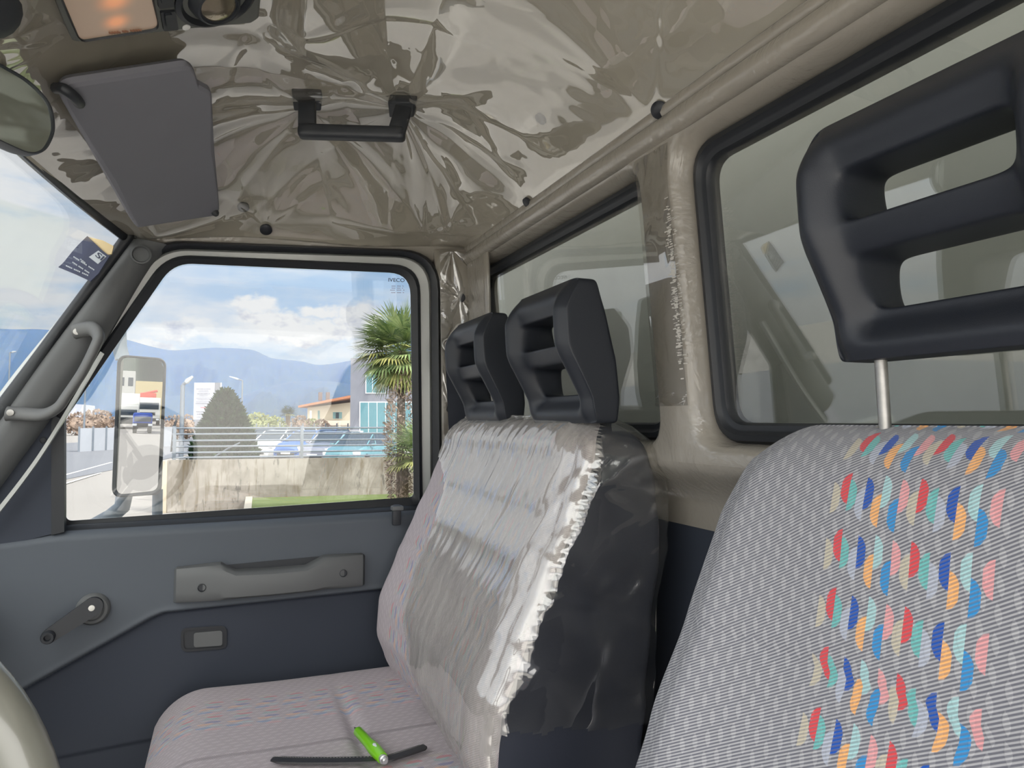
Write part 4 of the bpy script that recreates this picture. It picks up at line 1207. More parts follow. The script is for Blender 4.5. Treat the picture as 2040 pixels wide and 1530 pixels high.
mb.build('small_print', M['label'], wal, False)

# =================================================================== pen, strap, steering wheel
zc = -.520
def cu(px, py, off=0.0):
    p = at_Z(px, py, zc + .004 + off); return p
M['green'] = mat('lime_plastic', srgb(128, 208, 22), .3, coat=.4)
a, b = cu(706, 1449, .008), cu(768, 1517, .010); d = (b - a); L_ = d.length; d.normalize()
pen = thing('ballpoint_pen', (a + b) / 2, 'lime green ballpoint pen with a white grip patch lying on the bench cushion', 'pen')
MB().lathe(a + d * L_ * .11, d, [(.0060, 0), (.0078, .004), (.0080, L_ * .4), (.0094, L_ * .5), (.0098, L_ * .62), (.0088, L_ * .75), (.0078, L_ * .80)], 24).build('barrel', M['green'], pen)
MB().lathe(a, d, [(.0008, 0), (.0014, .003), (.0046, L_ * .10), (.0052, L_ * .115)], 18).build('tip', mat('dark_grey_tip', srgb(58, 60, 62), .4), pen)
MB().lathe(a + d * L_ * .905, d, [(.0064, 0), (.0066, L_ * .05), (.0050, L_ * .055), (.0046, L_ * .09), (.003, L_ * .1)], 20).build('push_cap', mat('satin_metal', (.7, .7, .7), .3, metal=.8), pen)
vw = -((a + b) / 2).normalized(); sd2 = d.cross(vw).normalized()
upn = (Vector((0, 0, 1)) * .7 + vw * .5).normalized()
MB().ico(a + d * L_ * .64 + upn * .0056 - sd2 * .0005, .010, 2, (1, 1, 1)).build('grip_patch', mat('white_patch', srgb(226, 232, 238), .4), pen)
gp = [o for o in COL.objects if o.name.startswith('grip_patch')][-1]
cg = a + d * L_ * .64 + upn * .0080
sx = upn.cross(d).normalized()
for v in gp.data.vertices:
    q = v.co - (a + d * L_ * .64 + upn * .0056 - sd2 * .0005)
    v.co = cg + d * (q.dot(d) * 1.5) + sx * (q.dot(sx) * .42) + upn * (q.dot(upn) * .32)
M['leather'] = mat('black_leather', srgb(44, 42, 44), .45, bump=(500, .4, .0006)); M['stitch'] = mat('grey_thread', srgb(140, 138, 136), .8)
def strap(pts, w_, name, lab):
    P_ = catmull([cu(x, y, .003) for x, y in pts], 8); mb = MB(); rings = []
    for i, p in enumerate(P_):
        t = (P_[min(i + 1, len(P_) - 1)] - P_[max(i - 1, 0)]).normalized(); s_ = Vector((0, 0, 1)).cross(t).normalized()
        e = min(i, len(P_) - 1 - i) / 3; w2 = w_ * min(1, .45 + .55 * e)
        rings.append([p - s_ * w2, p - s_ * w2 * .9 + Vector((0, 0, .0022)), p + s_ * w2 * .9 + Vector((0, 0, .0022)), p + s_ * w2, p])
    mb.loops(rings); k = len(rings)
    mb.f += [list(range(5)), [(k - 1) * 5 + j for j in range(5)][::-1]]; mb.m += [0, 0]
    o = mb.build(name, M['leather'], None, True, 40); recalc(o)
    mb = MB()
    for q in range(int(len(P_) * 1.6)):
        t = (q + .5) / (len(P_) * 1.6) * (len(P_) - 1); i = int(t); p = P_[i].lerp(P_[min(i + 1, len(P_) - 1)], t - i)
        tt = (P_[min(i + 1, len(P_) - 1)] - P_[i]).normalized(); s_ = Vector((0, 0, 1)).cross(tt).normalized()
        r = Matrix((tt, s_, Vector((0, 0, 1)))).transposed()
        mb.box(p + s_ * w_ * .62 + Vector((0, 0, .0024)), (.0028, .0006, .0006), r)
    mb.build('stitching', M['stitch'], o, False)
    return tag(o, lab, 'strap')
strap([(541, 1514), (600, 1516), (680, 1516), (765, 1513), (790, 1507), (822, 1497), (848, 1488)], .0100, 'leather_strap', 'narrow black stitched leather strap lying under the green pen')

# steering wheel under a clear wrap: its outer rim fills the lower left corner
swl = thing('steering_wheel', (-.26, .36, -.42), 'grey steering wheel rim at the lower left edge', 'steering wheel')
M['wheel'] = mat('wheel_rim', srgb(112, 112, 104), .3, coat=.6, coat_rough=.08, bump=(30, .2, .003))
pA, pB, pC = at_D(-40, 1372, .50), at_D(42, 1430, .50), at_D(118, 1530, .50)
# circle in a tilted plane through three surveyed points of the outer edge
wn_ = Vector((.86, .05, .50)).normalized()
O_ = Vector((-.21, .33, -.36))
base_pt = at_D(74, 1462, .50)
ctr = base_pt + (RGT * -1.0 * .86 - UPV * .50).normalized() * .185
ex = (base_pt - ctr).normalized(); wn_ = (FWD * -.93 + UPV * .25 + RGT * .2); wn_ = (wn_ - ex * wn_.dot(ex)).normalized(); ey = wn_.cross(ex)
ring = [ctr + ex * (.165 * math.cos(2 * PI * i / 72)) + ey * (.165 * math.sin(2 * PI * i / 72)) for i in range(72)]
MB().tube(ring, .0215, 18, closed=True, up=wn_).build('rim', M['wheel'], swl, True, 80)
MB().lathe(ctr - wn_ * .05, wn_, [(.03, -.01), (.06, 0), (.055, .02), (.02, .03)], 32).build('hub', M['black'], swl)
for i in range(3):
    th = PI * (.5 + 2 * i / 3); q = ctr + ex * (.155 * math.cos(th)) + ey * (.155 * math.sin(th))
    MB().tube([ctr - wn_ * .045, q], .014, 10, flat=.6, up=wn_).build('spoke', M['black'], swl)
# =================================================================== outside
def gnd(px, py, z=GZ): return at_Z(px, py, z)
M['asphalt'] = mat('sunlit_yard', srgb(150, 146, 142), .9, var=(.35, .06), bump=(40, .2, .01))
M['road'] = mat('road_asphalt', srgb(120, 122, 128), .9, var=(.3, .06))
M['white'] = mat('white_line_paint', srgb(232, 232, 228), .7)
M['grass'] = mat('short_grass', srgb(98, 112, 62), .95, var=(2.5, .25), bump=(60, .6, .03))
M['steel'] = mat('galvanised_steel', srgb(112, 120, 130), .5, metal=.4)
m_, nt_, b_ = newmat('stained_concrete'); tcn = nt_.nodes.new('ShaderNodeTexCoord'); X_, Y_, Z_ = xyz(nt_, tcn.outputs['Object'])
f1 = noise(nt_, tcn.outputs['Object'], 1.1, 6, .65); f2 = noise(nt_, comb(nt_, X_ * 5.0, Y_ * 5.0, Z_ * .55), 1.6, 4, .7)
cc_ = mixc(nt_, f1.step(.35, .65), srgb(108, 101, 92), srgb(142, 136, 128))
cc_ = mixc(nt_, f2.step(.50, .66) * .75, cc_, srgb(92, 80, 60))
f3 = noise(nt_, comb(nt_, X_ * 3.0, Y_ * 3.0, Z_ * .8), 2.2, 5, .7)
cc_ = mixc(nt_, f3.step(.58, .66) * .7, cc_, srgb(62, 58, 52))
sm_ = (Z_ + 1.56).abs().lt(.012); cc_ = mixc(nt_, sm_ * .4, cc_, srgb(110, 104, 96))
nt_.links.new(cc_, b_.inputs['Base Color']); b_.inputs['Roughness'].default_value = .95
M['concrete'] = m_

MB().add([(-600, -300, GZ), (700, -300, GZ), (700, 1500, GZ), (-600, 1500, GZ)], [[0, 1, 2, 3]])
o = MB().box((50, 600, GZ - .1), (1400, 1800, .2)).build('ground', M['asphalt'], None); tag(o, 'pale concrete yard and land around the truck', 'ground', kind='structure')
o = MB().box((0, -14.9, GZ + .01), (40, 30, .03)).build('bounce_ground', mat('bounce_white', srgb(226, 222, 214), .9, var=(.5, .04)), None); tag(o, 'unseen pale ground added on the driver side to bounce light into the cab', 'ground', kind='structure')  # pale ground added out of view to bounce light up to the ceiling
# road on the left with its markings
A = [gnd(60, 990), gnd(320, 932), gnd(320, 874), gnd(60, 880)]
r0, r1 = gnd(100, 962), gnd(330, 915); r2, r3 = gnd(330, 872), gnd(100, 878)
dv = (r1 - r0).normalized()
def ext(p, d, k): return p + d * k
q = [r0 - dv * 30, r1 + dv * 12, r2 + dv * 12, r3 - dv * 60]
o = MB().prism([p + Vector((0, 0, .004)) for p in q], (0, 0, .02)).build('road', M['road'], None, False); tag(o, 'grey road running past the yard', 'road', kind='structure')
for (x0, y0, x1, y1, wd) in [(130, 946, 222, 921, .10), (128, 964, 200, 942, .10)]:
    a, b = gnd(x0, y0, GZ + .027), gnd(x1, y1, GZ + .027); n_ = (b - a).cross(Vector((0, 0, 1))).normalized() * wd / 2
    o = MB().prism([a - n_, b - n_, b + n_, a + n_], (0, 0, .004)).build('road_line', M['white'], None, False); tag(o, 'white painted road edge line', 'road marking', kind='structure')
q = [gnd(165, 876), gnd(215, 873), gnd(222, 868), (gnd(165, 870))]
o = MB().prism(q, (0, 0, .12)).build('verge_grass', M['grass'], None, False); tag(o, 'weedy grass verge along the far side of the road', 'grass', kind='stuff')

# concrete retaining wall: straight face, its left end nearer the yard gate
WD = 15.7
wA, wB = gnd(331, 1022), None
WN = Vector((-.12, -1, 0)).normalized(); WT = Vector((0, 0, 1)).cross(WN).normalized(); WT = WT if WT.x > 0 else -WT
wA = wA.copy(); WH = -.86
def wp(s_, z, off=0.0): p = wA + WT * s_ - WN * -off; return Vector((p.x, p.y, z))
def on_wall(px, py, off=0.0): return at_plane(px, py, wA + WN * off, WN)
WH = on_wall(334, 917).z
LW = 9.5
o = MB().prism([Vector((*wA.xy, GZ)), Vector((*(wA + WT * LW).xy, GZ)), Vector((*(wA + WT * LW).xy, WH)), Vector((*wA.xy, WH))], WN * -.28).build('retaining_wall', M['concrete'], None, False)
tag(o, 'weather-stained concrete wall carrying a steel railing', 'wall', kind='structure')
o = MB().prism([Vector((*(wA + WT * -.16 + WN * .02).xy, GZ)), Vector((*(wA + WT * .0 + WN * .02).xy, GZ)), Vector((*(wA + WN * .02).xy, WH - .02)), Vector((*(wA + WT * -.10 + WN * .02).xy, WH - .02))], WN * -.34).build('wall_end', mat('pale_render', srgb(170, 160, 142), .9, var=(3, .1)), None, False)
tag(o, 'pale rendered end pier of the concrete wall', 'pier', kind='structure')
# railing
rl_ = thing('railing', Vector((*wA.xy, WH)), 'galvanised railing of horizontal tubes on the stained concrete wall', 'railing')
ys_ = [853, 865, 878, 890, 902, 912]
for yy in ys_:
    z = on_wall(345, yy, -.14).z
    a = wA + WT * .06 - WN * .14; b = wA + WT * LW - WN * .14
    MB().tube([Vector((*a.xy, z)), Vector((*b.xy, z))], .021, 8).build('rail', M['steel'], rl_)
for px in (347, 601, 851):
    p = on_wall(px, 900, -.14); zt = on_wall(345, 849, -.14).z
    MB().box((p.x, p.y, (WH + zt) / 2), (.07, .05, zt - WH), bev=.004).build('post', M['steel'], rl_)
o = MB().tube([on_wall(341, 900, -.22), on_wall(347, 850, -.26), on_wall(354, 828, -.30)], [.02, .03, .012], 8).build('gate_hinge', M['black'], None); tag(o, 'dark bent bar standing at the end post of the railing', 'bar')
a, b = on_wall(424, 912, -.5), on_wall(478, 882, -.5)
o = MB().tube([a, on_wall(455, 893, -.5), b], .018, 8).build('slanted_pipe', M['steel'], None); tag(o, 'thin slanting pipe behind the railing in front of the conifer', 'pipe')

# grass bed and its kerb at the foot of the wall
gA = at_Z(500, 1010, GZ + .14); gB = at_Z(508, 986, GZ + .14)
gd = Vector((*WT.xy, 0))
tl = on_wall(503, 985); k0 = Vector((tl.x, tl.y, GZ)); kd = (Vector((*at_Z(500, 1040, GZ + .12).xy, GZ)) - k0)
k1 = k0 + kd.normalized() * 9
q = [k0, k1, k1 + WT * 12, k0 + WT * 7]
gz_ = on_wall(600, 989).z
o = MB().prism([Vector((p.x, p.y, GZ)) for p in q][::-1], (0, 0, gz_ - GZ)).build('grass_bed', M['grass'], None, False); tag(o, 'raised strip of short grass at the foot of the wall', 'grass', kind='stuff')
o = MB().prism([Vector((p.x, p.y, GZ)) for p in [k0 - WT * .14, k1 - WT * .14, k1, k0]], (0, 0, gz_ - GZ + .03)).build('kerb', mat('kerb_stone', srgb(168, 162, 150), .9), None, False)
tag(o, 'pale stone kerb edging the grass strip', 'kerb', kind='structure')

# leafy helper ----------------------------------------------------------------
def leaves(mb, pts, size, rng, aspect=2.2, updir=.3):
    for (p, n_) in pts:
        a = Vector((rng.gauss(0, 1), rng.gauss(0, 1), rng.gauss(0, 1) + updir)); a = (a * .6 + n_).normalized()
        b = a.cross(Vector((rng.gauss(0, 1), rng.gauss(0, 1), rng.gauss(0, 1)))).normalized()
        L_ = size * rng.uniform(.6, 1.3); w_ = L_ / aspect
        mb.add([p, p + a * L_ * .5 + b * w_ * .5, p + a * L_, p + a * L_ * .5 - b * w_ * .5], [[0, 1, 2, 3]])
def leafmat(name, c1, c2):
    m, nt, b = newmat(name); g = nt.nodes.new('ShaderNodeNewGeometry'); r = V(nt, g.outputs['Random Per Island'])
    nt.links.new(mixc(nt, r, c1, c2), b.inputs['Base Color']); b.inputs['Roughness'].default_value = .7; b.inputs['Specular IOR Level'].default_value = .03
    b.inputs['Subsurface Weight'].default_value = 0
    return m
M['conifer'] = leafmat('conifer_leaf', srgb(8, 26, 14), srgb(40, 62, 36)); M['bark'] = mat('bark', srgb(92, 78, 64), .9, var=(12, .3))
M['olive'] = leafmat('olive_leaf', srgb(110, 120, 84), srgb(160, 164, 122)); M['bare'] = leafmat('bare_twig', srgb(120, 104, 96), srgb(152, 134, 120))
M['palm'] = leafmat('palm_leaf', srgb(92, 116, 74), srgb(150, 164, 112)); M['palm2'] = leafmat('palm_leaf_yellowed', srgb(104, 118, 72), srgb(150, 148, 92))
rng = random.Random(3)
# clipped conical evergreen
D_ = 19.0
c_ = at_D(447, 912, D_); topz = at_D(447, 787, D_).z; rx = 62 / FPX * D_ ; base = Vector((c_.x, c_.y, GZ))
tr = thing('conical_evergreen', base, 'dark conical evergreen bush behind the railing near the sign board', 'bush')
def prof_(t): return rx * (1.0 if t < .2 else max(.0, 1 - ((t - .2) / .8) ** 1.6) ** .8)
Ht = topz - GZ; mb = MB(); pts = []
for q in range(6500):
    t = rng.random() ** .8; th = rng.random() * 2 * PI; r = prof_(t) * (rng.uniform(.72, 1.02))
    pts.append((base + Vector((math.cos(th) * r, math.sin(th) * r, t * Ht * .97 + .1)), Vector((math.cos(th), math.sin(th), .9))))
leaves(mb, pts, .21, rng, 2.6)
mb.build('foliage', M['conifer'], tr, False)
mb = MB().lathe(base, (0, 0, 1), [(.07, 0), (.06, .5)] , 10); mb.build('trunk', M['bark'], tr)
mb = MB().lathe(base, (0, 0, 1), [(prof_(i / 12) * .74 + .001, .15 + i / 12 * Ht * .92) for i in range(13)], 18); mb.build('inner_growth', mat('shaded_core', srgb(10, 18, 12), .95, spec=.05), tr)  # shade inside the bush put into the near-black core colour

# fan palms
def fan(mb, c, d, up, R_, nseg, spread, rng, wd=.03, droop=.25):
    d = d.normalized(); s_ = d.cross(up).normalized(); u_ = s_.cross(d)
    for i in range(nseg):
        a = (i / (nseg - 1) - .5) * spread; e = d * math.cos(a) + s_ * math.sin(a)
        L_ = R_ * (1 - .25 * abs(a) / (spread / 2)) * rng.uniform(.92, 1.05); w_ = wd
        e2 = (e + Vector((0, 0, -droop * rng.uniform(.5, 1.3)))).normalized(); pr = e.cross(u_).normalized()
        b_ = c + u_ * .02 * math.cos(a * 3)
        m1 = b_ + e * L_ * .62; m2 = m1 + e2 * L_ * .38
        mb.add([b_, m1 + pr * w_ / 2, m1 - pr * w_ / 2, m2], [[0, 1, 2], [1, 3, 2]])
def palm(loc, crown, R_, n_, pet, label, mats, seed, low=-.5, nseg=26, name='fan_palm', group=None, trunk_r=.10):
    rng = random.Random(seed)
    t = thing(name, loc, label, 'palm tree', group)
    mbs = [MB(), MB()]; st = MB()
    for i in range(n_):
        z = low + (1.0 - low) * ((i + .5) / n_); z = min(.98, z + rng.uniform(-.05, .05)); th = i * 2.39996 + rng.uniform(-.2, .2)
        r = math.sqrt(max(0, 1 - z * z)); d = Vector((math.cos(th) * r, math.sin(th) * r, z)); c = crown + d * pet
        k = 1 if z < .1 and rng.random() < .55 else 0
        upv = Vector((0, 0, 1)) if abs(d.z) < .95 else Vector((1, 0, 0))
        fan(mbs[k], c, d, upv, R_, nseg, rad(250), rng, wd=R_ * .075, droop=.30 + (.35 if z < 0 else 0))
        st.tube([crown, c], .010, 5)
    for k in (0, 1):
        if mbs[k].v: mbs[k].build(('fronds', 'yellowed_fronds')[k], mats[k], t, False)
    st.build('stalks', mats[0], t)
    h = crown.z - loc.z
    MB().tube([loc + Vector((0, 0, h * i / 8)) for i in range(9)], [trunk_r * (1 + .12 * (i % 2)) for i in range(9)], 12).build('trunk', M['bark'], t)
    return t
Dp = 12.6
cr_ = at_D(800, 700, Dp); palm(Vector((cr_.x, cr_.y, GZ)), cr_, .56, 58, .44, 'large fan palm by the end of the door window, in front of the glass building', [M['palm'], M['palm2']], 5, low=-.95, nseg=30, trunk_r=.07)
cr_ = at_D(838, 905, Dp - .8); palm(Vector((cr_.x, cr_.y, GZ)), cr_, .42, 30, .30, 'low fan palm in front of the concrete wall below the large palm', [M['palm'], M['palm2']], 9, low=-.6, nseg=26)
cr_ = at_D(574, 824, 75); palm(Vector((cr_.x, cr_.y, GZ)), cr_, .8, 22, .4, 'small distant palm left of the house', [M['conifer'], M['olive']], 11, low=-.4, nseg=14, trunk_r=.22)

# distant trees and hedge
def blob_tree(px, py, w_px, h_px, D, m_, seed, label, cat='tree', group='scrubby trees beyond the car park', n=900, name='tree'):
    rng = random.Random(seed); c = at_D(px, py, D); rx = w_px / FPX * D / 2; H_ = h_px / FPX * D; b = Vector((c.x, c.y, GZ))
    t = thing(name, b, label, cat, group); mb = MB(); pts = []
    zc_ = at_D(px, py - h_px, D).z; hh = zc_ - GZ
    for q in range(n):
        th = rng.random() * 2 * PI; u = rng.uniform(-1, 1); r = rng.uniform(.7, 1.0) * math.sqrt(1 - u * u) * (1 + .2 * math.sin(th * 3 + seed))
        pts.append((b + Vector((math.cos(th) * r * rx, math.sin(th) * r * rx, hh * (.55 + .45 * u))), Vector((math.cos(th) * r, math.sin(th) * r, u))))
    leaves(mb, pts, rx * .22, rng, 1.6 if name == 'tree' else 3)
    if name == 'tree': mb.ico(b + Vector((0, 0, hh * .52)), rx * .78, 2, (1, 1, hh * .45 / rx), .2, seed=seed)
    mb.build('crown', m_, t, False); MB().tube([b, b + Vector((0, 0, hh * .4))], rx * .08 + .05, 8).build('trunk', M['bark'], t)
for i, (x, w_, h_, D, k) in enumerate([(512, 60, 26, 60, 'olive'), (545, 46, 20, 63, 'olive'), (598, 40, 22, 62, 'bare'), (622, 34, 16, 64, 'olive'), (640, 40, 14, 61, 'bare'), (498, 40, 14, 72, 'bare')]):
    blob_tree(x, 852, w_, h_, D, M[k], 20 + i, {'olive': 'rounded olive-green scrubby tree beyond the parked cars', 'bare': 'brownish half-bare tree beyond the parked cars'}[k], group={'olive': 'olive-green trees beyond the parked cars', 'bare': 'half-bare trees beyond the parked cars'}[k])
for i, (x, w_, h_, D) in enumerate([(160, 60, 24, 96), (195, 60, 30, 108), (348, 50, 20, 70), (372, 40, 22, 76), (20, 80, 16, 90)]):
    blob_tree(x, 850, w_, h_, D, M['bare'], 40 + i, 'leafless brown tree beyond the road', group='leafless trees beyond the road', n=500)

blob_tree(806, 838, 84, 112, 12.2, M['bare'], 77, 'bare purplish-brown shrub under the large fan palm', cat='shrub', group=None, n=3000, name='shrub')

# far wire fence
ff = thing('panel_fence', at_D(560, 868, 38), 'pale bar fence at the back of the car park', 'fence')
a, b = at_D(487, 868, 54), at_D(715, 868, 56); zt = at_D(487, 846, 54).z
mb = MB()
for q in range(14):
    z = GZ + (zt - GZ) * (q + .5) / 14; mb.tube([Vector((a.x, a.y, z)), Vector((b.x, b.y, z))], .016, 5)
mb.build('bars', M['steel'], ff)
for q in range(11):
    p = a.lerp(b, q / 10); MB().box((p.x, p.y, (GZ + zt) / 2 + .05), (.09, .09, zt - GZ + .1)).build('post', M['steel'], ff)
f2_ = thing('roadside_fence', at_D(190, 870, 45), 'grey roadside fence seen left of the side mirror', 'fence')
a, b = at_D(158, 868, 45), at_D(345, 868, 55); zt = at_D(158, 853, 45).z
mb = MB().prism([Vector((a.x, a.y, GZ)), Vector((b.x, b.y, GZ)), Vector((b.x, b.y, zt)), Vector((a.x, a.y, zt))], (0, .08, 0)); mb.build('panel', mat('fence_grey', srgb(160, 164, 172), .8), f2_)
for q in range(9):
    p = a.lerp(b, q / 8); MB().box((p.x, p.y - .06, (GZ + zt) / 2 + .05), (.1, .1, zt - GZ + .1)).build('post', M['steel'], f2_)

# sign board
sb_ = thing('sign_board', at_D(408, 860, 30), 'tall white notice board with rows of small grey lettering', 'sign')
D_ = 30
a, b = at_D(385, 842, D_), at_D(426, 842, D_); zt_, zb_ = at_D(385, 762, D_).z, at_D(385, 836, D_).z
M['board'] = mat('white_board', srgb(164, 166, 176), .5); M['boardside'] = mat('board_side_grey', srgb(112, 114, 122), .6)
MB().prism([Vector((a.x, a.y, zb_)), Vector((b.x, b.y, zb_)), Vector((b.x, b.y, zt_)), Vector((a.x, a.y, zt_))], RGT * .16 + FWD * .35).build('panel', M['board'], sb_, False)
MB().prism([Vector((b.x, b.y, zb_)), Vector((b.x, b.y, zt_)), Vector((b.x, b.y, zt_)) + RGT * .13, Vector((b.x, b.y, zb_)) + RGT * .13], FWD * .30 ).build('side_panel', M['boardside'], sb_, False)
MB().box(((a.x + b.x) / 2, (a.y + b.y) / 2 + .2, (zb_ + GZ) / 2), (.7, .25, zb_ - GZ)).build('plinth', M['boardside'], sb_)
mb = MB(); mr = MB()
rows_ = [(775, .8, 2), (778.5, .5, 1), (780.8, .55, 1), (784.5, .7, 2), (788, .4, 1), (793.5, .8, 1), (796, .6, 1), (800, .8, 1), (804, .85, 2), (812, .3, 3), (820.5, .8, 2), (825, .7, 2), (831, .75, 1)]
rg_ = random.Random(4)
for (yy, wd, th) in rows_:
    p = at_D(405.5, yy, D_ - .02); W2 = 37 / FPX * D_ * wd / 2; x = -W2; tgt = mr if yy == 812 else mb
    while x < W2:
        l = rg_.uniform(.012, .03); h = (.011, .022, .034)[th - 1]
        c = p + RGT * (x + l / 2) - FWD * .01; tgt.box(c, (l * .8, .01, h), Matrix((RGT, RGT.cross(Vector((0, 0, -1))), Vector((0, 0, 1)))).transposed()); x += l * (1.05 if rg_.random() > .12 else 1.8)
mb.build('lettering', mat('board_print', srgb(96, 98, 112), .7), sb_, False); mr.build('red_lettering', mat('board_print_red', srgb(200, 110, 120), .7), sb_, False)

# street lamps
def lamp(px, py_t, py_b, D, arm, label, r=.045, name='street_lamp', group=None, hd=1):
    b = at_D(px, py_b, D); t_ = at_D(px, py_t, D); base = Vector((t_.x, t_.y, GZ)); th = thing(name, base, label, 'street lamp', group)
    MB().tube([base, t_], [r * 1.2, r], 10).build('pole', M['steel'], th)
    e = at_D(arm[0], arm[1], D); MB().tube([t_, t_.lerp(e, .3)], r * .8, 8).build('arm', M['steel'], th)
    MB().tube([t_.lerp(e, .28), t_.lerp(e, .45), e], [r * .9, r * 1.35, r * .6], 8, flat=.6).build('lamp_head', mat('lamp_head_grey', srgb(160, 166, 172), .5), th)
lamp(364, 767, 850, 17.5, (384, 750), 'grey slanted-head street lamp at the end of the railing', .05)
lamp(483, 758, 835, 48, (457, 750), 'thin distant street lamp right of the evergreen', .05)
lamp(170, 770, 868, 60, (178, 768), 'thin far lamp post left of the side mirror', .07)
lamp(20, 702, 868, 40, (32, 700), 'small lamp post seen through the windscreen', .04)

# house
D_ = 66
hs = thing('house', at_D(650, 860, D_), 'cream two-storey house with a tiled roof, chimneys and a balcony', 'house')
M['cream'] = mat('cream_render', srgb(196, 188, 170), .9); M['tile'] = mat('roof_tile', srgb(168, 112, 82), .85, var=(2, .25)); M['shut'] = mat('shutter_green', srgb(92, 122, 124), .7)
a, b = at_D(612, 850, D_), at_D(706, 850, D_ + 1); zb_, zt_, zr = GZ, at_D(612, 812, D_).z, at_D(660, 796, D_).z
bk_ = FWD * 6; bk_ = Vector((bk_.x, bk_.y, 0)); zt2 = at_D(690, 800, D_).z
MB().prism([Vector((a.x, a.y, zb_)), Vector((b.x, b.y, zb_)), Vector((b.x, b.y, zt2)), Vector((a.x, a.y, zt_))], bk_).build('walls', M['cream'], hs, False)
e0, e1 = at_D(594, 812, D_ - .7), at_D(714, 789, D_ - .7)
MB().prism([e0, e1, e1 + Vector((0, 0, .22)), e0 + Vector((0, 0, .18))], bk_ * 1.2).build('roof', M['tile'], hs, False)
for px in (638, 653):
    p = at_D(px, 795, D_ + 2); MB().box(p + Vector((0, 0, .25)), (.35, .35, .8), bev=.03).build('chimney', mat('chimney_brick', srgb(96, 84, 84), .9), hs)
MB().tube([at_D(640, 795, D_ + 2), at_D(640, 782, D_ + 2)], .03, 5).build('aerial', M['steel'], hs)
w0, w1 = at_D(663, 834, D_ - .05), at_D(681, 821, D_ - .05)
wd = MB().prism([Vector((w0.x, w0.y, w0.z)), Vector((w1.x, w1.y, w0.z)), Vector((w1.x, w1.y, w1.z)), Vector((w0.x, w0.y, w1.z))], bk_ * .01).build('window', M['shut'], hs, False)
MB().prism([at_D(669, 833, D_ - .1), at_D(675, 833, D_ - .1), at_D(675, 822, D_ - .1), at_D(669, 822, D_ - .1)], bk_ * .005).build('pane', mat('dark_pane', srgb(44, 50, 56), .2), wd, False)
for px in (633, 617): MB().prism([at_D(px, 836, D_ - .1), at_D(px + 4, 836, D_ - .1), at_D(px + 4, 818, D_ - .1), at_D(px, 818, D_ - .1)], bk_ * .005).build('shutter', M['shut'] if px == 633 else mat('white_shutter', srgb(238, 236, 230), .7), hs, False)
p0_, p1_ = at_D(598, 848, D_ - 1.2), at_D(706, 848, D_ - 1.0)
MB().prism([p0_, p1_, Vector((p1_.x, p1_.y, at_D(706, 838, D_ - 1).z)), Vector((p0_.x, p0_.y, at_D(598, 838, D_ - 1.2).z))], bk_ * .18).build('balcony', mat('balcony_band', srgb(206, 190, 176), .9), hs, False)
for px in (604, 640, 676): MB().box(at_D(px, 858, D_ - 1.1), (.2, .2, 1.6)).build('column', M['cream'], hs)

# glass-fronted office building
D_ = 50
of = thing('office_building', at_D(760, 880, D_), 'grey stone office block with blue-green glazing behind the large palm', 'building')
M['stone'] = mat('grey_stone_cladding', srgb(126, 128, 138), .9, var=(1.2, .15)); M['bluegl'] = mat('blue_green_glazing', srgb(92, 138, 148), .08, spec=.8, var=(.35, .15))
a, b = at_D(697, 870, D_), at_D(1000, 870, D_ - 2); zt_ = at_D(697, 713, D_).z
MB().prism([Vector((a.x, a.y, GZ)), Vector((b.x, b.y, GZ)), Vector((b.x, b.y, zt_)), Vector((a.x, a.y, zt_))], Vector((.4, 1, 0)) * 5).build('walls', M['stone'], of, False)
def facade(x0, y0, x1, y1, name, m_, off, par=None, n=1):
    q = [at_plane(x, y, a - Vector((0, off, 0)), (b - a).cross(Vector((0, 0, 1))).normalized()) for x, y in [(x0, y1), (x1, y1), (x1, y0), (x0, y0)]]
    return MB().prism(q, (0, .05, 0)).build(name, m_, par or of, False)
M['whitefr'] = mat('white_window_frame', srgb(230, 236, 240), .5)
gz1 = facade(728, 742, 768, 784, 'window', M['whitefr'], .06)
for x in (730, 743, 756): facade(x, 744, x + 11.5, 782, 'pane', M['bluegl'], .08, gz1)
gz2 = facade(716, 800, 960, 866, 'ground_glazing', M['whitefr'], .06)
for x in range(718, 950, 17): facade(x, 802, x + 15.5, 866, 'pane', M['bluegl'], .08, gz2)
MB().prism([at_D(697, 866, D_ - .2), at_D(860, 866, D_ - .4), at_D(860, 858, D_ - .4), at_D(697, 858, D_ - .2)], (0, .1, 0)).build('low_wall', M['whitefr'], of, False)

# white depot far left by the road
o = MB().prism([at_D(60, 860, 130), at_D(167, 860, 130), at_D(167, 806, 130), at_D(60, 800, 130)], (0, 12, 0)).build('warehouse', mat('pale_sheeting', srgb(170, 174, 188), .7), None, False)
tag(o, 'pale warehouse beyond the road left of the side mirror', 'building')

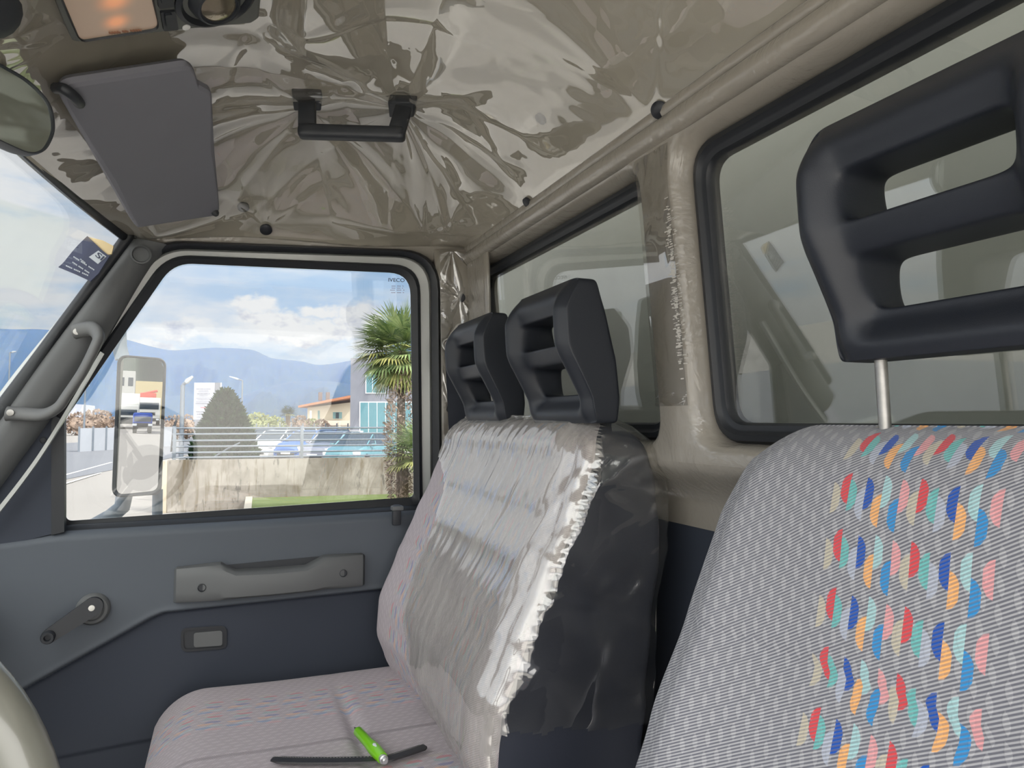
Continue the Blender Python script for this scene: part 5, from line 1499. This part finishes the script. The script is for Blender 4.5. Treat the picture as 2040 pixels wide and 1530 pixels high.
# ------------------------------------------------------------------ cars
def car(loc, hdg, paint, label, L_=4.15, W_=1.75, Hh=1.50, wagon=True, name='parked_car', group=None):
    t = thing(name, loc, label, 'car', group)
    f = Vector((math.cos(hdg), math.sin(hdg), 0)); s_ = Vector((-f.y, f.x, 0))
    def P_(x, y, z): return loc + f * x + s_ * y + Vector((0, 0, z))
    h = W_ / 2
    # lower body stations: x, half width, bottom, shoulder height
    st = [(L_ / 2, .62, .32, .62), (L_ / 2 - .08, .82, .22, .74), (L_ / 2 - .5, .97, .2, .88), (L_ / 2 - 1.05, 1, .2, .97), (0, 1, .2, 1.0), (-L_ / 2 + .7, .99, .2, 1.02), (-L_ / 2 + .12, .92, .25, 1.0), (-L_ / 2, .8, .34, .86)]
    rings = []
    for (x, k, zb, zt) in st:
        w_ = h * k
        rings.append([P_(x, y, z) for y, z in [(-w_ * .9, zb), (-w_, zb + .12), (-w_, zt * .62), (-w_ * .97, zt * .88), (-w_ * .86, zt), (0, zt + .04), (w_ * .86, zt), (w_ * .97, zt * .88), (w_, zt * .62), (w_, zb + .12), (w_ * .9, zb)]])
    mb = MB().loops(rings); mb.f += [list(range(11)), [77 + i for i in range(11)][::-1]]; mb.m += [0, 0]
    o = mb.build('body', paint, t, True, 35); recalc(o)
    xr = -L_ / 2 + (.25 if wagon else .9)
    cab = [(L_ / 2 - 1.0, .84, .98), (L_ / 2 - 1.75, .74, Hh - .06), (L_ / 2 - 2.2, .72, Hh - .02), (xr + .55, .70, Hh - .04), (xr, .80, 1.0)]
    rings = []
    for (x, k, z) in cab:
        w_ = h * k; zz = max(z, .97); rings.append([P_(x, -h * .88, .96) if False else P_(x, -w_ - (.0), zz - .02), P_(x, -w_ * .9, zz), P_(x, w_ * .9, zz), P_(x, w_ + .0, zz - .02)])
    lowr = [[P_(x, -h * .9, .97), P_(x, h * .9, .97)] for (x, k, z) in cab]
    mb = MB()
    for i in range(4):
        A_, B_ = rings[i], rings[i + 1]
        la, lb = lowr[i], lowr[i + 1]
        mb.add([la[0], A_[0], B_[0], lb[0]], [[0, 1, 2, 3]]); mb.add([la[1], A_[3], B_[3], lb[1]], [[0, 3, 2, 1]])
        for q in range(3): mb.add([A_[q], A_[q + 1], B_[q + 1], B_[q]], [[0, 1, 2, 3]])
    gm = M.setdefault('carglass', mat('car_glass', srgb(60, 72, 84), .05, spec=.9))
    bmo = mb.build('window_glass', gm, t, False)
    A_, B_ = rings[1], rings[3]
    r2_ = [[p + Vector((0, 0, .015)) for p in rings[1]], [p + Vector((0, 0, .02)) for p in rings[2]], [p + Vector((0, 0, .018)) for p in rings[3]]]
    mb = MB(); 
    for i in range(2): 
        for q in range(3): mb.add([r2_[i][q], r2_[i][q + 1], r2_[i + 1][q + 1], r2_[i + 1][q]], [[0, 1, 2, 3]])
    for sgn in (0, 3):
        for (i0, i1) in ((0, 1), (3, 4)):
            mb.tube([lowr[i0][0 if sgn == 0 else 1], rings[i0][sgn], rings[i1][sgn], lowr[i1][0 if sgn == 0 else 1]], .035, 5)
    mb.build('roof', paint, t, False)
    for (x, sg) in [(L_ / 2 - .8, 1), (L_ / 2 - .8, -1), (-L_ / 2 + .8, 1), (-L_ / 2 + .8, -1)]:
        wh = MB().lathe(P_(x, sg * (h - .19), .32), s_ * sg, [(.20, 0), (.32, .0), (.33, .05), (.33, .17), (.30, .20), (.22, .195)], 20).build('wheel', M['rubber'], t)
        MB().lathe(P_(x, sg * (h + .003), .32), s_ * sg, [(.21, 0), (.19, .012), (.05, .005)], 10).build('hubcap', M.setdefault('hub', mat('wheel_trim', srgb(170, 172, 176), .35, metal=.6)), wh)
    for sg in (1, -1):
        MB().box(P_(L_ / 2 - .22, sg * h * .72, .68), (.30, .34, .15), Matrix.Rotation(hdg - sg * .5, 3, 'Z'), bev=.04).build('headlight', M.setdefault('hl', mat('headlight_glass', srgb(226, 232, 238), .1)), t)
        MB().box(P_(L_ / 2 - 1.25, sg * (h + .08), 1.0), (.16, .18, .12), Matrix.Rotation(hdg, 3, 'Z'), bev=.03).build('wing_mirror', paint, t)
    MB().box(P_(L_ / 2 - .0, 0, .36), (.04, .95, .16), Matrix.Rotation(hdg, 3, 'Z'), bev=.02).build('grille', M['rubber'], t)
    MB().box(P_(L_ / 2 + .02, 0, .44), (.02, .50, .11), Matrix.Rotation(hdg, 3, 'Z')).build('number_plate', M['white'], t)
    return t
def pm(n, c): return mat(n, c, .25, coat=.8, coat_rough=.05)
hdg0 = math.atan2(-.80, -.60)
cars = [(556, 38.5, pm('paint_white', srgb(206, 208, 210)), 'white parked car behind the railing, left of the blue car'),
        (615, 36.5, pm('paint_blue', srgb(44, 92, 160)), 'bright blue parked car behind the railing'),
        (668, 34.0, pm('paint_silver', srgb(126, 130, 144)), 'silver-grey parked car between the blue and the turquoise cars'),
        (722, 30.5, pm('paint_turquoise', srgb(92, 136, 146)), 'turquoise parked car nearest the palm'),
        (532, 44, pm('paint_dark', srgb(40, 46, 70)), 'dark blue parked car at the left end of the row'),
        (594, 50, pm('paint_pale', srgb(216, 216, 216)), 'white car showing only its roof behind the white parked car'),
        (655, 43, pm('paint_navy', srgb(34, 54, 100)), 'navy car behind the blue parked car')]
for (px, D, pt, lab) in cars:
    p = at_D(px, 856, D); car(Vector((p.x, p.y, GZ)), hdg0, pt, lab)

# ------------------------------------------------------------------ mountains in the haze
M['hill'] = mat('wooded_mountain', srgb(58, 68, 62), 1.0, var=(.006, .35))
def ridge(profile, D0, name, label, depth, base_y=846, seedv=0):
    """profile: crest points in the survey frame, real height at distance D0"""
    cr_ = catmull([Vector((x, y, 0)) for x, y in profile], 14)
    rows = []
    for i, c in enumerate(cr_):
        top = at_D(c.x, c.y, D0); low = at_D(c.x, base_y, D0 * .55); r = []
        for q in range(15):
            t = q / 14
            p = low.lerp(top, t); z = GZ - 6 + (top.z - GZ + 6) * (t ** 1.25)
            k = math.sin(PI * t) * D0 * .02
            z += k * (n2(c.x * .018, t * 3, seedv) + .5 * n2(c.x * .05, t * 8, seedv))
            r.append(Vector((p.x, p.y, z)))
        bk = at_D(c.x, c.y, D0 * 1.15); r.append(Vector((bk.x, bk.y, top.z * .6))); r.append(Vector((bk.x * 1.05, bk.y * 1.05, GZ - 6)))
        rows.append(r)
    mb = MB().loops(rows, closed=False); o = mb.build(name, M['hill'], None); tag(o, label, 'mountain', kind='structure'); return o
ridge([(-900, 700), (-500, 640), (-200, 640), (0, 655), (80, 656), (160, 664), (243, 675), (300, 690), (345, 698), (405, 694), (440, 693), (500, 697), (528, 708), (545, 714), (600, 720), (638, 727), (700, 718), (780, 700), (900, 690), (1200, 660), (1600, 700)], 2600, 'mountain', 'blue hazy mountain ridge behind the house and the sign board', 400)
ridge([(380, 850), (460, 800), (560, 764), (660, 760), (760, 775), (900, 770), (1100, 800)], 1450, 'mountain', 'lower wooded foothill in front of the mountain ridge', 300, seedv=5)
# band of haze in the valley
hz_ = bpy.data.materials.new('valley_haze'); hz_.use_nodes = True; nh = hz_.node_tree; nh.nodes.clear()
vs_ = nh.nodes.new('ShaderNodeVolumeScatter'); vs_.inputs['Color'].default_value = (.05, .22, .90, 1); vs_.inputs['Density'].default_value = .0008; vs_.inputs['Anisotropy'].default_value = .2
ho = nh.nodes.new('ShaderNodeOutputMaterial'); nh.links.new(vs_.outputs[0], ho.inputs[1])
def haze_body(profile, Da, Db, k=1.0):
    rows = []
    for c in catmull([Vector((x, y, 0)) for x, y in profile], 6):
        yy = 838 - (838 - c.y) * k; r = []
        for D in (Da, (Da + Db) / 2, Db): p = at_D(c.x, yy, D); r.append(p)
        for D in (Db, Da): p = at_D(c.x, 838, D); r.append(Vector((p.x, p.y, GZ + .5)))
        rows.append(r)
    mb = MB(); n = 5
    for r in rows: mb.v += r
    for i in range(len(rows) - 1):
        for q in range(n):
            w_ = (q + 1) % n; mb.f.append([i * n + q, (i + 1) * n + q, (i + 1) * n + w_, i * n + w_]); mb.m.append(0)
    mb.f += [list(range(n)), [(len(rows) - 1) * n + q for q in range(n)][::-1]]; mb.m += [0, 0]
    o = mb.build('haze', hz_, None, False); return recalc(o)
o = haze_body([(-300, 642), (-100, 646), (0, 655), (80, 656), (160, 664), (243, 675), (300, 690), (345, 698), (405, 694), (440, 693), (500, 697), (528, 708), (545, 714), (600, 720), (638, 727), (700, 718), (780, 700), (900, 690)], 500, 1380)
tag(o, 'blue haze filling the valley in front of the mountains', 'haze', kind='stuff')

# =================================================================== door mirror and what stands behind the truck
mc = at_D(280, 850, 1.66)
out_dir = Vector((.955, .296, 0)).normalized()
mn = ((-mc).normalized() + out_dir).normalized(); mn = (mn + Vector((0, 0, -.020))).normalized()
def mp(x, y, off=0): return at_plane(x, y, mc + mn * off, mn)
sm = thing('side_mirror', mc, 'tall grey door mirror outside the passenger window', 'mirror')
outer = [(222, 992), (234, 706), (332, 714), (322, 985)]
face = [(231, 986), (241, 711), (326, 718), (314, 977)]
def ml2(cs, r, off, k=1.0):
    c_ = mp(278, 850, off); return [c_ + (mp(p.x, p.y, off) - c_) * k for p in roundpoly(cs, r)]
mb = MB().loops([ml2(face, 16, .0), ml2(outer, 20, .004, .985), ml2(outer, 20, .002), ml2(outer, 20, -.012)]); recalc(mb.build('rim', mat('mirror_rim', srgb(66, 70, 76), .5), sm))
mb = MB().loops([ml2(outer, 20, -.010), ml2(outer, 20, -.035, 1.0), ml2(outer, 24, -.07, .96), ml2(outer, 24, -.095, .82)]); mb.f.append([3 * len(mb.v) // 4 + i for i in range(len(mb.v) // 4)]); mb.m.append(0)
recalc(mb.build('housing', mat('mirror_housing', srgb(136, 142, 150), .5), sm))
MB().prism(ml2(face, 16, .0012), mn * -.003).build('mirror_glass', mat('door_mirror_glass', (.66, .66, .66), .0, metal=1.0), sm, False)
armm = mat('mirror_arm', srgb(130, 140, 150), .5)
MB().tube([at_D(248, 985, 1.68), at_D(243, 1010, 1.68), at_D(222, 1028, 1.66), at_D(180, 1052, 1.62)], [.018, .018, .018, .018], 12).build('lower_arm', armm, sm)
MB().tube([at_D(244, 715, 1.70), at_D(238, 690, 1.70), at_D(236, 640, 1.68)], .016, 12).build('upper_arm', armm, sm)
MB().tube([at_D(314, 975, 1.78), at_D(313, 1060, 1.78)], .012, 10, flat=.7).build('stay', armm, sm)

def refl(px, py, z=GZ):
    p = mp(px, py); d = p.normalized(); r = d - mn * (2 * d.dot(mn)); t = (z - p.z) / r.z
    return p, r, t
def rpt(px, dist, z=GZ):
    p, r, t = refl(px, 900); h = Vector((r.x, r.y, 0)).normalized(); q = p + h * dist; return Vector((q.x, q.y, z))
hx = Vector((out_dir.x, out_dir.y, 0)); face_back = math.atan2(-hx.y, -hx.x)
def truck(px, dist, wd, hh, label, name, cabc, boxc, box_h, tilt=0.0, grille=True):
    c = rpt(px, dist); t = thing(name, c, label, 'truck'); f = Vector((math.cos(face_back + tilt), math.sin(face_back + tilt), 0)); s_ = Vector((-f.y, f.x, 0)); R3 = Matrix((f, s_, Vector((0, 0, 1)))).transposed()
    B = lambda x, y, z, dx, dy, dz, nm, m_, bev=.04, par=None: MB().box(c + f * x + s_ * y + Vector((0, 0, z)), (dx, dy, dz), R3, bev=bev).build(nm, m_, par or t)
    B(-.9, 0, .45 + (hh - .45) / 2, 1.9, wd, hh - .45, 'cab', cabc, .14)
    B(.06, 0, hh * .70, .06, wd * .86, hh * .24, 'windscreen', M['carglass'], .02)
    B(.08, 0, .62, .10, wd * .96, .34, 'bumper', M['rubber'], .03)
    if grille: B(.06, 0, hh * .42, .06, wd * .6, .3, 'grille', M['black'], .02)
    for sg in (1, -1): B(.10, sg * wd * .40, .66, .08, .3, .18, 'headlight', M['hl'], .03)
    B(-4.6, 0, .9 + box_h / 2, 5.2, wd * 1.02, box_h, 'load_body', boxc, .05)
    for x in (-.9, -5.2):
        for sg in (1, -1): MB().lathe(c + f * x + s_ * (sg * (wd / 2 - .28)) + Vector((0, 0, .46)), s_ * sg, [(.46, 0), (.46, .26), (.25, .28)], 18).build('wheel', M['rubber'], t)
    return t, c, f, s_, R3
truckw = mat('truck_white', srgb(232, 232, 228), .4)
t, c, f, s_, R3 = truck(290, 84, 2.45, 3.0, 'white tall lorry with a folded red crane, reflected in the door mirror', 'crane_lorry', truckw, truckw, .9)
MB().box(c - f * 2.6 + Vector((0, 0, 3.2)), (.8, 1.6, .7), R3, bev=.1).build('crane', mat('crane_red', srgb(206, 70, 52), .5), t)
MB().tube([c - f * 2.6 + s_ * .6 + Vector((0, 0, 3.4)), c - f * 2.6 - s_ * .9 + Vector((0, 0, 3.8))], .14, 8).build('crane_arm', bpy.data.materials['crane_red'], t)
truck(246, 70, 2.1, 2.1, 'white box van reflected at the near edge of the door mirror', 'box_van', truckw, truckw, 2.3)
t, c, f, s_, R3 = truck(281, 58, 1.30, 1.55, 'small blue three-wheeled pickup reflected in the door mirror', 'three_wheeler', mat('pickup_blue', srgb(52, 84, 176), .4), bpy.data.materials['pickup_blue'] if 'pickup_blue' in bpy.data.materials else None, .5, grille=False)
M['pale'] = mat('yellow_render', srgb(214, 196, 150), .9); M['greyb'] = mat('white_render', srgb(210, 210, 206), .9)
def rbuild(px0, px1, dist, h, m_, name, label, dz=0, wins=0):
    a, b = rpt(px0, dist), rpt(px1, dist); d = Vector((hx.x, hx.y, 0)) * 10
    o = MB().prism([a, b, b + Vector((0, 0, h)), a + Vector((0, 0, h))], d).build(name, m_, None, False); recalc(o); tag(o, label, 'building')
    if wins:
        for q in range(wins):
            c = a.lerp(b, (q + .5) / wins) + Vector((0, 0, h * .78)) - d * .005; w_ = (b - a) / wins * .28
            MB().prism([c - w_ - Vector((0, 0, .6)), c + w_ - Vector((0, 0, .6)), c + w_ + Vector((0, 0, .6)), c - w_ + Vector((0, 0, .6))], d * .004).build('window', M['carglass'], o, False)
rbuild(262, 226, 112, 7.0, M['greyb'], 'white_depot', 'white flat-roofed depot reflected behind the box van', wins=2)
rbuild(345, 262, 130, 6.2, M['pale'], 'yellow_shed', 'long yellow shed reflected behind the crane lorry')
# steep mountain behind the yard
prof2 = [(200, 60), (240, 150), (262, 230), (285, 190), (300, 120), (322, 60), (350, 30)]
rows = []
for (px, hgt) in catmull([Vector((a, b, 0)) for a, b in prof2], 6) and [(v.x, v.y) for v in catmull([Vector((a, b, 0)) for a, b in prof2], 6)]:
    r = []
    for q in range(10):
        tq = q / 9; p = rpt(px, 900 + 500 * tq); r.append(Vector((p.x, p.y, GZ - 4 + (hgt + 6) * tq ** 1.2 + 6 * n2(px * .05, tq * 4, 8) * math.sin(PI * tq))))
    p = rpt(px, 1600); r.append(Vector((p.x, p.y, GZ - 4))); rows.append(r)
o = MB().loops(rows, closed=False).build('mountain', M['hill'], None); tag(o, 'dark steep mountain reflected at the top of the door mirror', 'mountain', kind='structure')
